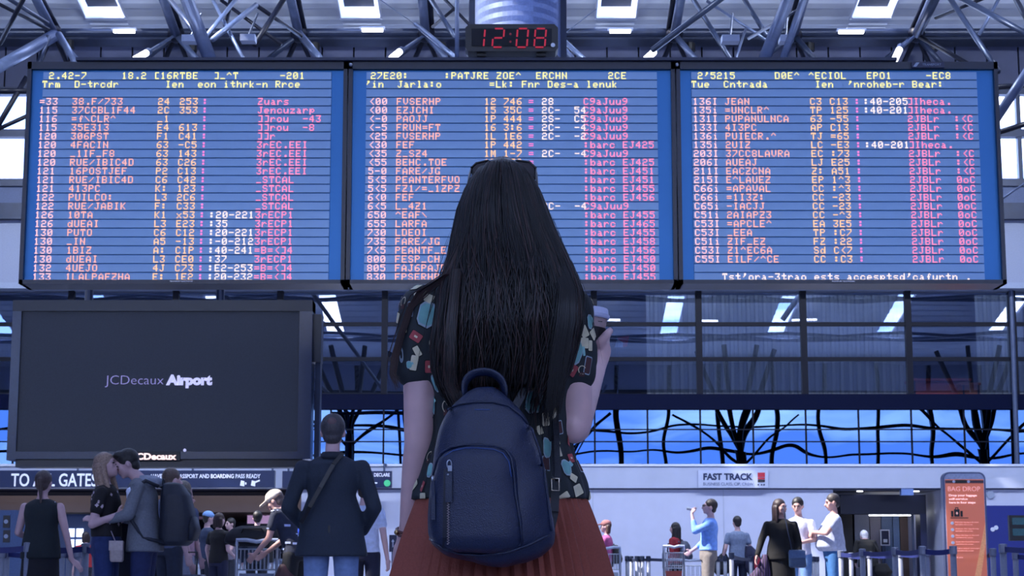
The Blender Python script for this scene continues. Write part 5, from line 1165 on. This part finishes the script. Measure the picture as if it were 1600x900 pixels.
# hems
# printed motifs that follow the cloth
dg = bpy.context.evaluated_depsgraph_get(); bvh = BVHTree.FromObject(blouse, dg)
cols_ = dict(teal='74a8a4', cream='cfc4a4', red='a04448', brown='4a2a2c', silver='9aaab4', dark='0d1012', lteal='88b8b8')
order = list(cols_); pmats = [mat('print_'+k, v, .8, bump=.1, bscale=60, var=.10) for k, v in cols_.items()]
pr = MB()
def outline(kind, n=16):
    if kind == 'blob': return [(math.cos(2*PI*i/n)*(1-.1*(i % 3 == 0)), math.sin(2*PI*i/n)) for i in range(n)]
    if kind == 'rect':
        o = []
        for cx, cy, a0 in ((.75, .75, 0), (-.75, .75, 1), (-.75, -.75, 2), (.75, -.75, 3)):
            for i in range(4): a = (a0+i/3)*PI/2; o.append((cx+.25*math.cos(a), cy+.25*math.sin(a)))
        return o
    if kind == 'pot': return [(-.9, .55), (-.75, -.55), (-.45, -.9), (.35, -1), (.85, -.6), (1, .1), (.8, .6), (.3, .95), (-.2, 1), (-.65, .9)]
def stamp(c, nrm, kind, colr, hw, hh, rot, off):
    nrm = nrm.normalized(); up = Vector((0, 0, 1)); s_ = up.cross(nrm)
    if s_.length < .1: s_ = Vector((1, 0, 0)).cross(nrm)
    s_.normalize(); u = nrm.cross(s_); cr, sr = math.cos(rot), math.sin(rot)
    out = outline(kind); vs = []
    for f in (1, .66, .33):
        for x, y in out: vs.append((x*f, y*f))
    vs.append((0, 0)); n = len(out); W3 = []
    for x, y in vs:
        x *= hw; y *= hh; x, y = x*cr-y*sr, x*sr+y*cr
        p = c + s_*x + u*y; hit = bvh.find_nearest(p)
        if hit[0] is None: return
        W3.append(hit[0] + hit[1]*off)
    fs = [(r*n+i, r*n+(i+1) % n, (r+1)*n+(i+1) % n, (r+1)*n+i) for r in range(2) for i in range(n)] + [(2*n+i, 2*n+(i+1) % n, 3*n) for i in range(n)]
    pr.cur = order.index(colr); pr.add(W3, fs)
def ring_(c, nrm, colr, r, th, off, full=1.0, rot=0):
    nrm = nrm.normalized(); s_ = Vector((0, 0, 1)).cross(nrm); s_.normalize(); u = nrm.cross(s_); vs = []; n = 18
    for i in range(n+1):
        a = rot + 2*PI*full*i/n
        for q in (r, r-th):
            hit = bvh.find_nearest(c + (s_*math.cos(a) + u*math.sin(a))*q)
            if hit[0] is None: return
            vs.append(hit[0]+hit[1]*off)
    pr.cur = order.index(colr); pr.add(vs, [(2*i, 2*i+1, 2*i+3, 2*i+2) for i in range(n)])
inv = -wm_.location
placed = []
def motif(kind, c, nrm, hw, hh, rot):
    if kind == 'pot':
        stamp(c, nrm, 'pot', 'dark', hw*1.16, hh*1.16, rot, .0012); stamp(c, nrm, 'pot', 'silver', hw*1.04, hh*1.04, rot, .0018); stamp(c, nrm, 'pot', 'teal', hw*.9, hh*.86, rot, .0024)
        s_ = Vector((0, 0, 1)).cross(nrm.normalized()).normalized(); u = nrm.normalized().cross(s_)
        stamp(c + (s_*math.cos(rot)+u*math.sin(rot))*hw*1.05 + (u*math.cos(rot)-s_*math.sin(rot))*hh*.35, nrm, 'rect', 'lteal', hw*.20, hh*.35, rot+.5, .003)
    elif kind == 'tag':
        stamp(c, nrm, 'rect', 'dark', hw*1.2, hh*1.2, rot, .0012); stamp(c, nrm, 'rect', 'cream', hw, hh, rot, .002)
    elif kind == 'red':
        stamp(c, nrm, 'rect', 'dark', hw*1.15, hh*1.15, rot, .0012); stamp(c, nrm, 'rect', 'red', hw, hh, rot, .002); stamp(c, nrm, 'rect', 'cream', hw*.3, hh*.22, rot, .0026)
    elif kind == 'bag':
        stamp(c, nrm, 'rect', 'silver', hw*1.08, hh*1.05, rot, .0012); stamp(c, nrm, 'rect', 'brown', hw*.9, hh*.92, rot, .002)
    elif kind == 'oval':
        stamp(c, nrm, 'blob', 'silver', hw, hh, rot, .0015); stamp(c, nrm, 'blob', 'dark', hw*.45, hh*.5, rot, .002)
    elif kind == 'ring': ring_(c, nrm, 'cream', hw, hw*.2, .002, .75, rot); stamp(c + Vector((0, 0, -hw)), nrm, 'rect', 'brown', hw*.7, hh*.5, 0, .002)
    placed.append(c)
ML = [('tag', 657, 461, 9, 6, .2), ('bag', 641, 483, 5, 10, -.1), ('pot', 668, 492, 15, 17, -.35), ('tag', 671, 467, 6, 6, -.5), ('red', 650, 526, 8, 6, -.6), ('ring', 679, 536, 8, 8, .3), ('oval', 628, 554, 5, 12, .2), ('tag', 652, 549, 4, 7, .5),
      ('tag', 647, 567, 5, 10, -.2), ('red', 671, 573, 6, 8, 0), ('bag', 686, 548, 7, 10, .3), ('pot', 683, 598, 8, 13, .3), ('pot', 680, 632, 8, 14, .2), ('tag', 634, 510, 3, 9, 0), ('tag', 695, 478, 5, 8, 0), ('pot', 698, 515, 5, 10, 0),
      ('tag', 903, 483, 7, 7, .1), ('tag', 902, 504, 6, 6, 0), ('tag', 912, 518, 6, 8, .5), ('tag', 913, 536, 6, 7, 0), ('pot', 921, 503, 5, 10, 0), ('tag', 922, 540, 3, 7, 0), ('pot', 899, 551, 10, 18, -.35), ('red', 893, 578, 7, 8, -.5), ('bag', 918, 571, 5, 12, -.2),
      ('ring', 909, 578, 6, 6, .5), ('pot', 866, 495, 5, 14, .1), ('tag', 842, 536, 5, 6, .5), ('bag', 864, 545, 7, 12, .05), ('tag', 861, 576, 8, 9, -.2), ('tag', 836, 585, 4, 10, 0), ('pot', 853, 600, 9, 9, -.3), ('pot', 832, 628, 18, 15, .2), ('ring', 697, 635, 8, 8, .2),
      ('tag', 851, 655, 6, 9, .1), ('tag', 828, 606, 6, 5, .4), ('pot', 884, 731, 11, 11, .1), ('tag', 873, 704, 4, 8, .1), ('tag', 895, 747, 6, 5, -.5), ('tag', 902, 766, 8, 7, .4), ('tag', 880, 776, 9, 5, .5), ('red', 892, 716, 5, 6, .2), ('pot', 854, 700, 8, 14, -.2),
      ('red', 661, 760, 5, 7, -.3), ('tag', 660, 775, 7, 4, 0), ('bag', 905, 728, 4, 9, 0), ('pot', 672, 735, 5, 10, 0), ('ring', 905, 460, 9, 9, 1), ('tag', 843, 672, 5, 6, .3), ('bag', 872, 668, 6, 9, .2), ('pot', 640, 590-20, 5, 5, 0)]
for kind, px, py, a, b, rot in ML:
    o_ = Vector((0, 0, CAM_H)); d_ = (w(px, py, -.1) - o_).normalized()
    hit = bvh.ray_cast(o_ + inv, d_)
    if hit[0] is None: hit = bvh.find_nearest(w(px, py, -.03) + inv)
    motif(kind, hit[0], hit[1], a*sc*1.15, b*sc*1.15, rot)
random.seed(11); vv = blouse.data.vertices; kinds = ['tag', 'tag', 'pot', 'red', 'bag', 'tag', 'ring', 'oval']; n_ = 0
for _ in range(1500):
    v = vv[random.randrange(len(vv))]; c = v.co.copy()
    if min((c-p).length for p in placed) < .026 or v.normal.z < -.5: continue
    k = random.choice(kinds); z_ = {'pot': (.019, .020), 'tag': (.010, .011), 'red': (.009, .011), 'bag': (.009, .015), 'ring': (.011, .01), 'oval': (.007, .015)}[k]
    motif(k, c, v.normal.copy(), z_[0], z_[1], random.uniform(-.7, .7)); n_ += 1
    if n_ > 150: break
tag(pr.build('printed_motifs', pmats, wm_, local=True, recalc=False), kind='stuff')
# wrist watch
m = MB(); ax = (aW-w(650, 735, .02)).normalized(); u = ax.orthogonal().normalized(); v_ = ax.cross(u); c = w(636, 832, .055)
for dd in (-.004, .004): m.tube([c + ax*dd + (u*math.cos(a)+v_*math.sin(a))*.0235 for a in [2*PI*i/20 for i in range(21)]], .0028, 6, cap=False)
t = empty('bracelet', c, label='thin brown leather bracelet with a gold clasp on the woman\'s left wrist', cat='bracelet')
m.build('band', mat('bracelet_brown', '5a3030', .4), t, smooth=True); MB().ell(c + Vector((-.021, -.012, 0)), (.006, .006, .006)).build('clasp', mat('gold', 'b89868', .25, metal=.9), t, smooth=True)

# ---- coffee cup
ct = empty('coffee_cup', w(923, 583, .27), label='takeaway coffee cup with white lid and black sleeve held up in the woman\'s right hand', cat='cup')
cu_ = w(922, 493, .27); tilt = Matrix.Rotation(.10, 4, 'Y'); base = w(923, 578, .27)
MC = Matrix.Translation(cu_) @ tilt
R_ = .0445
def cupm(lst, nm, mt_, n=40):
    m = MB(); m.tube([Vector((0, 0, z)) for z, r in lst], [r for z, r in lst], n); m.xf(MC); return m.build(nm, mt_, ct, smooth=False)
cupm([(-.098, .030), (.0, .0405)], 'cup_body', mat('cup_paper', 'a88f8e', .6, var=.03))
cupm([(-.082, .0335), (-.028, .0395)], 'sleeve', mat('cup_sleeve', '15131a', .6))
cupm([(-.006, .0435), (-.003, .0455), (.003, .0455), (.0045, .0425), (.015, .0405), (.018, .0385), (.0185, .034)], 'lid', mat('cup_lid', 'b8bcd8', .35, var=.02))
m = MB(); m.box((.018, -.0412, -.018), (.028, -.0405, -.0165)); m.xf(MC); m.build('print_mark', black, ct)

# ---- sunglasses pushed up on her head
gt = empty('sunglasses', w(785, 262, .05), label='black sunglasses with dark red reflecting lenses pushed up on the woman\'s head', cat='sunglasses')
gfr = mat('glasses_frame', '08070c', .25); gl = mat('glasses_lens', '1c040e', .3, spec=.25)
def lensp(e):
    pts = [(736, 263), (744, 255), (762, 251), (775, 256), (770, 276), (757, 284), (741, 281)] if e < 0 else [(797, 256), (808, 251), (827, 253), (837, 262), (836, 279), (827, 287), (808, 280)]
    return pts
for e in (-1, 1):
    pp = lensp(e); A_ = [w(x, y, .055 - abs(x-785)*.0003) for x, y in pp]; B_ = [p + Vector((0, .004, .001)) for p in A_]
    n = len(pp); m = MB(); m.add(A_+B_, [tuple(range(n)), tuple(range(2*n-1, n-1, -1))] + [(i, i+n, (i+1) % n+n, (i+1) % n) for i in range(n)]); m.build('lens', gl, gt)
    m = MB(); m.tube(A_+[A_[0]], .0026, 8); m.build('rim', gfr, gt, smooth=True)
    if e < 0: tp = [w(737, 262, .045), w(734, 272, .01), w(732, 284, -.03), w(730, 298, -.05)]
    else: tp = [w(836, 262, .045), w(838, 272, .01), w(839, 286, -.03), w(840, 300, -.05)]
    MB().tube(tp, [.003, .003, .0026, .002], 8).build('temple', gfr, gt, smooth=True)
MB().tube([w(776, 259, .055), w(786, 256, .058), w(797, 259, .055)], .0026, 8).build('bridge', gfr, gt, smooth=True)

# ---- hair
hr = [(250, 775, 795, 0, .03), (254, 761, 808, -.005, .055), (262, 751, 818, -.01, .078), (278, 738, 831, -.012, .094), (300, 726, 843, -.015, .104), (330, 715, 855, -.02, .106), (362, 709, 867, -.03, .10), (400, 703, 884, -.055, .088),
      (430, 697, 897, -.08, .075), (460, 690, 906, -.095, .062), (500, 686, 905, -.105, .055), (540, 681, 896, -.105, .050), (580, 682, 884, -.105, .045), (615, 692, 866, -.105, .036), (645, 715, 850, -.10, .02)]
def hs(py):
    for a, b in zip(hr, hr[1:]):
        if py <= b[0]: f = max(0, (py-a[0])/(b[0]-a[0])); q = [a[i]+(b[i]-a[i])*f for i in range(5)]; break
    else: q = list(hr[-1]); q[0] = py
    c = w((q[1]+q[2])/2, py, q[3]); return c, (q[2]-q[1])/2*sc, q[4]
def hpt(th, py, off=0):
    c, rx, ry = hs(py); return c + Vector((math.cos(th)*(rx+off), -math.sin(th)*(ry+off), 0))
m = MB(); vs = []; n = 120; R = 60
for i in range(R+1):
    py = 250 + (606-250)*(i/R)
    for k in range(n):
        th = 2*PI*k/n; wob = .0035*math.sin(th*17 + py*.012) + .002*math.sin(th*41 + py*.03) if py > 275 else 0
        vs.append(hpt(th, py, wob - .003))
m.add(vs, [(i*n+k, i*n+(k+1) % n, (i+1)*n+(k+1) % n, (i+1)*n+k) for i in range(R) for k in range(n)] + [tuple(range(n-1, -1, -1)), tuple(R*n+k for k in range(n))])
hair_m = mat('hair_dark', '0b0708', .42, var=.35, bscale=30, spec=.35); hair_b = mat('hair_brown', '2a1816', .42, var=.3, bscale=30, spec=.4)
for hm in (hair_m, hair_b):
    b_ = hm.node_tree.nodes['Principled BSDF']; b_.inputs['Anisotropic'].default_value = .6
m.build('hair', hair_m, wm_, smooth=True)
random.seed(5)
def strand(m, pts, r, n=5): m.tube(pts, [r*(.6+.4*min(1, i/2))*(1 if i < len(pts)-4 else (len(pts)-i)/4.5) for i in range(len(pts))], n, cap=False)
ms_, mb_ = MB(), MB()
for k in range(620):
    th = random.uniform(-.15, PI+.15); endy = random.uniform(520, 648)
    if .25 < th < .9: endy = random.uniform(540, 690)          # right side falls longer
    if 2.3 < th < 2.95: endy = random.uniform(560, 640)
    a = random.uniform(.0, .004); ph = random.uniform(0, 6.3); fr = random.uniform(.012, .04); am = random.uniform(.02, .13); drift = random.gauss(0, .12)
    y0 = 251 if random.random() < .6 else random.uniform(255, 420); pts = []; N = 20
    for i in range(N+1):
        f = i/N; py = y0 + (endy-y0)*f
        tt_ = th + am*math.sin(py*fr + ph)*f + drift*f
        p = hpt(tt_, min(py, 640), .0008 + a*f + (.004*math.sin(py*.02+ph)*f))
        if py > 640: p = p + Vector((0, -.0, 0)) + (w(783, py, -.1) - w(783, 640, -.1))
        pts.append(p)
    strand(mb_ if random.random() < .22 else ms_, pts, random.uniform(.0009, .0024))
# curls falling forward over the left shoulder and loose wisps
for k in range(46):
    o = random.gauss(0, 1); pts = [w(*q) for q in ((722+o*2, 378, -.10), (700+o*3, 428, -.12), (660+o*6, 452+abs(o)*3, -.075), (641+o*3, 480, -.06), (627+o*3, 520, -.055), (616+o*3.5, 560, -.05), (613+o*3, 585, -.05), (620+o*4, 600+random.uniform(-12, 14), -.05))]
    pts2 = []
    for a, b in zip(pts, pts[1:]): pts2 += [a, a.lerp(b, .5)]
    pts2.append(pts[-1]); strand(mb_, pts2, random.uniform(.0006, .0013))
for k in range(70):      # locks at the left front of the back, brown tips near the handle
    o = random.gauss(0, 1); b0 = random.uniform(0, 1)
    pts = [w(*q) for q in ((712+o*4, 420, -.15), (704+o*5, 500, -.165), (698+o*5+b0*10, 560, -.165), (703+o*6, 600, -.16), (712+o*6+b0*8, 625+b0*15, -.16))]
    pts2 = []
    for a, b in zip(pts, pts[1:]): pts2 += [a, a.lerp(b, .5)]
    pts2.append(pts[-1]); strand(mb_ if k % 2 else ms_, pts2, random.uniform(.0008, .0016))
for k in range(90):
    o = random.gauss(0, 1); e = random.uniform(0, 1)
    pts = [w(*q) for q in ((868+o*6, 400, -.10), (886+o*7, 450, -.155), (884+o*9, 500, -.16), (876+o*9, 550, -.155), (872+o*8-e*8, 600, -.15), (866+o*7-e*8, 640+e*20, -.145))]
    pts2 = []
    for a, b in zip(pts, pts[1:]): pts2 += [a, a.lerp(b, .5)]
    pts2.append(pts[-1]); strand(ms_, pts2, random.uniform(.0008, .0018))
for k in range(170):     # long crossing waves over the lower back; brown ones paint in the sheen
    x0_ = random.uniform(715, 850); y0_ = random.uniform(350, 480); ln_ = random.uniform(90, 190); sw = random.uniform(-34, 34); am = random.uniform(3, 9); ph = random.uniform(0, 6.3); pts = []
    for i in range(17):
        f = i/16; py = y0_ + ln_*f; px = x0_ + sw*math.sin(f*PI*.5) + am*math.sin(f*6+ph)*f
        c_, rx, ry = hs(min(py, 640)); q = (w(px, py, c_.y-WYD).x - c_.x)/rx; q = max(-.97, min(.97, q))
        yy = c_.y - ry*math.sqrt(1-q*q)
        pts.append(Vector((c_.x+q*rx, yy - .005 - .006*math.sin(f*PI), w(783, py, yy-WYD).z)))
    strand(mb_ if k % 3 == 0 else ms_, pts, random.uniform(.0010, .0020))
for k in range(26):      # flyaway hairs
    s0 = random.choice((-1, 1)); py = random.uniform(330, 450); c, rx, ry = hs(py); p = c + Vector((s0*rx, -.02, 0)); L_ = random.uniform(.08, .2)
    pts = [p + Vector((s0*(.004+.010*math.sin(i/8*2.2)), 0, -L_*i/8)) + Vector((s0*.10*(i/8)*L_*2.2, 0, 0)) for i in range(9)]
    strand(ms_, pts, .0005, 4)
tag(ms_.build('hair_strands', hair_m, wm_, smooth=True, recalc=False), kind='stuff'); tag(mb_.build('brown_strands', hair_b, wm_, smooth=True, recalc=False), kind='stuff')

# ================================================================ navy leather backpack
bkx = w(768, 760, -.2)
bt = empty('leather_backpack', (bkx.x, WYD-.2, w(768, 883, -.2).z), label='navy blue pebbled leather backpack on the foreground woman\'s back', cat='backpack')
leather = mat('navy_leather', '081738', .38, bump=.22, bscale=420, kind='voronoi', var=.18, spec=.55)
leather2 = mat('navy_leather_trim', '081634', .42, bump=.15, bscale=420, kind='voronoi', var=.15)
rows_b = [(604, 742, 772, .02), (609, 731, 782, .03), (618, 722, 795, .04), (632, 709, 807, .05), (650, 697, 819, .058), (672, 687, 831, .064), (700, 680, 842, .069), (735, 675, 851, .073), (775, 671, 860, .077), (810, 668, 866, .079), (835, 668, 868, .078), (852, 673, 864, .073), (868, 696, 846, .062), (878, 722, 822, .05), (884, 748, 790, .035)]
BD = -.30
def bp_rings(rows, dyo=0): return [(w((l+r)/2, y, BD+.08-.0+dyo), (r-l)/2*WYD*.94/(F_PX*math.cos(PITCH)), d) for y, l, r, d in rows]
m = MB()
def dense(rows, n=4):
    o = []
    for a, b in zip(rows, rows[1:]): o += [tuple(a[i]+(b[i]-a[i])*k/n for i in range(4)) for k in range(n)]
    return o + [rows[-1]]
m.loft(bp_rings(dense(rows_b)), 72, e=2.7)
bpo = m.blob('body', leather, bt, .006, 6)
# soft folds in the leather
for v in bpo.data.vertices:
    c = v.co; v.co = c + v.normal*(.0035*math.sin(c.x*26+c.z*14) + .0022*math.sin(c.x*60-c.z*33+1) )
rows_p = [(697, 708, 782, .030), (703, 694, 797, .040), (716, 683, 806, .047), (740, 678, 811, .052), (780, 674, 816, .056), (815, 672, 820, .058), (840, 674, 819, .055), (856, 684, 810, .047), (864, 704, 790, .032)]
m = MB(); m.loft(bp_rings(dense(rows_p), -.042), 60, e=2.8)
pk_ = m.blob('front_pocket', leather, bt, .006, 5)
for v in pk_.data.vertices:
    c = v.co; v.co = c + v.normal*(.003*math.sin(c.x*34+c.z*11) + .002*math.sin(c.z*41-c.x*21))
dg = bpy.context.evaluated_depsgraph_get(); dg.update(); tr1 = BVHTree.FromObject(bpo, dg); tr2 = BVHTree.FromObject(pk_, dg); binv = -bt.location
def onpack(px, py, off=.002, trees=None):
    o_ = Vector((0, 0, CAM_H)); d_ = (w(px, py, -.3)-o_).normalized(); best = None
    for tr in (trees or (tr1, tr2)):
        h_ = tr.ray_cast(o_+binv, d_)
        if h_[0] is not None and (best is None or h_[3] < best[1]): best = (h_[0]-d_*off-binv, h_[3])
    return best[0] if best else w(px, py, BD)
def seam(pts, r, nm, mt_, sub=4, off=.0015, flat=False):
    P_ = []
    for a, b in zip(pts, pts[1:]): P_ += [(a[0]+(b[0]-a[0])*k/sub, a[1]+(b[1]-a[1])*k/sub) for k in range(sub)]
    P_.append(pts[-1]); q = [onpack(x, y, off) for x, y in P_]; m = MB()
    if flat:
        for a, b in zip(q, q[1:]): m.bar(a, b, r*2, .002, up=(0, 1, 0))
    else: m.tube(q, r, 8)
    return m.build(nm, mt_, bt, smooth=not flat)
arch = [(677, 742), (682, 722), (690, 708), (704, 699), (725, 695), (750, 695), (775, 697), (790, 703), (799, 716), (803, 740), (806, 775), (812, 810), (816, 850)]
seam(arch, .0028, 'piping', leather2); seam([(x+ (4 if x < 740 else -4), y+5) for x, y in arch[2:10]], .0009, 'stitching', mat('stitch_blue', '2a4a86', .5), off=.0008)
seam([(700, 640), (716, 632), (740, 628), (770, 628), (795, 634), (815, 650), (832, 672), (842, 700), (850, 735), (856, 780), (862, 830)], .0026, 'piping', leather2)
seam([(741, 640), (766, 640)], .0009, 'stitching', mat('stitch_blue', '2a4a86', .5), off=.0008)
seam([(672, 842), (690, 856), (715, 865), (750, 868), (790, 864), (825, 852), (858, 836)], .0028, 'base_piping', leather2)
# vertical zip with its pull
seam([(698, 733), (697, 790), (696, 856)], .0058, 'zip_tape', mat('zip_tape', '0a1024', .6), off=.001, flat=True); 
m = MB()
for k in range(46):
    q = onpack(699.6 if k % 2 else 701.0, 760+k*2.0, .0028); m.box(q-Vector((.0016, .0008, .0007)), q+Vector((.0016, .0008, .0007)))
m.build('zip_teeth', mat('zip_metal', '9c8e90', .3, metal=.9), bt)
m = MB(); q0 = onpack(702, 722, .005); q1 = onpack(703, 737, .005)
m.tube([q0+Vector((.0045*math.cos(a), 0, -.004+.008*math.sin(a))) for a in [2*PI*i/12 for i in range(13)]], .0013, 6); m.box(q1-Vector((.004, .002, -.001)), q1+Vector((.004, .001, .012))); m.build('zip_slider', chrome, bt, smooth=False)
m = MB(); q = [onpack(701, y, .006) for y in (738, 755, 770, 785)]
for a, b in zip(q, q[1:]): m.bar(a, b, .013, .003, up=(0, 1, 0))
m.build('zip_pull', leather2, bt); MB().ell(onpack(700, 742, .009), (.0022, .0015, .0022)).build('rivet', chrome, bt, smooth=True)
m = MB(); q = [onpack(677, y, .006) for y in (752, 775, 795, 812)]
for a, b in zip(q, q[1:]): m.bar(a, b, .007, .003, up=(0, 1, 0))
m.build('side_zip_pull', leather2, bt); MB().ell(onpack(676, 748, .008), (.003, .002, .005)).build('side_slider', chrome, bt, smooth=True)
# top loop handle: a wide padded band
m = MB(); arc = [(722, 622), (719, 604), (722, 588), (733, 577), (752, 572), (772, 575), (787, 585), (794, 600), (795, 622)]
inn = [(732, 624), (730, 608), (733, 597), (742, 590), (755, 587), (768, 589), (778, 596), (783, 608), (785, 624)]
vs = []
for (x0_, y0_), (x1_, y1_) in zip(arc, inn):
    a, b = w(x0_, y0_, -.225), w(x1_, y1_, -.215); d = Vector((0, .014, 0)); vs += [a, b, b+d, a+d]
n = len(arc); m.add(vs, [(i*4+k, i*4+(k+1) % 4, i*4+4+(k+1) % 4, i*4+4+k) for i in range(n-1) for k in range(4)] + [(3, 2, 1, 0), (4*n-4, 4*n-3, 4*n-2, 4*n-1)])
hd = m.build('top_handle', leather2, bt, smooth=True); sb = hd.modifiers.new('s', 'SUBSURF'); sb.levels = 2; sb.render_levels = 2
# shoulder straps
for pts, nm in (([w(800, 645, -.15), w(838, 575, -.11), w(858, 500, -.12), w(856, 462, -.09), w(858, 452, -.02), w(868, 470, .10), w(866, 560, .15), w(868, 640, .07), w(868, 690, -.1), w(869, 745, -.17), w(866, 800, -.20), w(858, 838, -.2)], 'right_strap'),
                ([w(733, 645, -.15), w(715, 575, -.11), w(703, 500, -.12), w(708, 462, -.09), w(707, 452, -.02), w(697, 470, .10), w(694, 560, .15), w(690, 640, .07), w(686, 700, -.06), w(682, 760, -.14), w(684, 815, -.18), w(690, 838, -.2)], 'left_strap')):
    m = MB()
    for a, b in zip(pts, pts[1:]): m.bar(a, b, .017, .006, up=(0, 1, 0) if abs((b-a).z) > abs((b-a).y) else (0, 0, 1))
    m.build('shoulder_strap', mat('strap_black', '080c1a', .5, bump=.2, bscale=200), bt)
m = MB(); c = w(868, 757, -.195)
m.tube([c+Vector(p) for p in ((-.008, 0, .012), (.007, 0, .012), (.007, 0, -.012), (-.008, 0, -.012), (-.008, 0, .012))], .0018, 8); m.build('strap_buckle', mat('buckle_gold', 'c8b8a0', .2, metal=.9), bt, smooth=True)
m = MB(); m.bar(w(868, 640, -.06), w(872, 750, -.18), .012, .003, up=(0, 1, 0)); m.build('strap_tail', mat('strap_black', '080c1a', .5), bt)
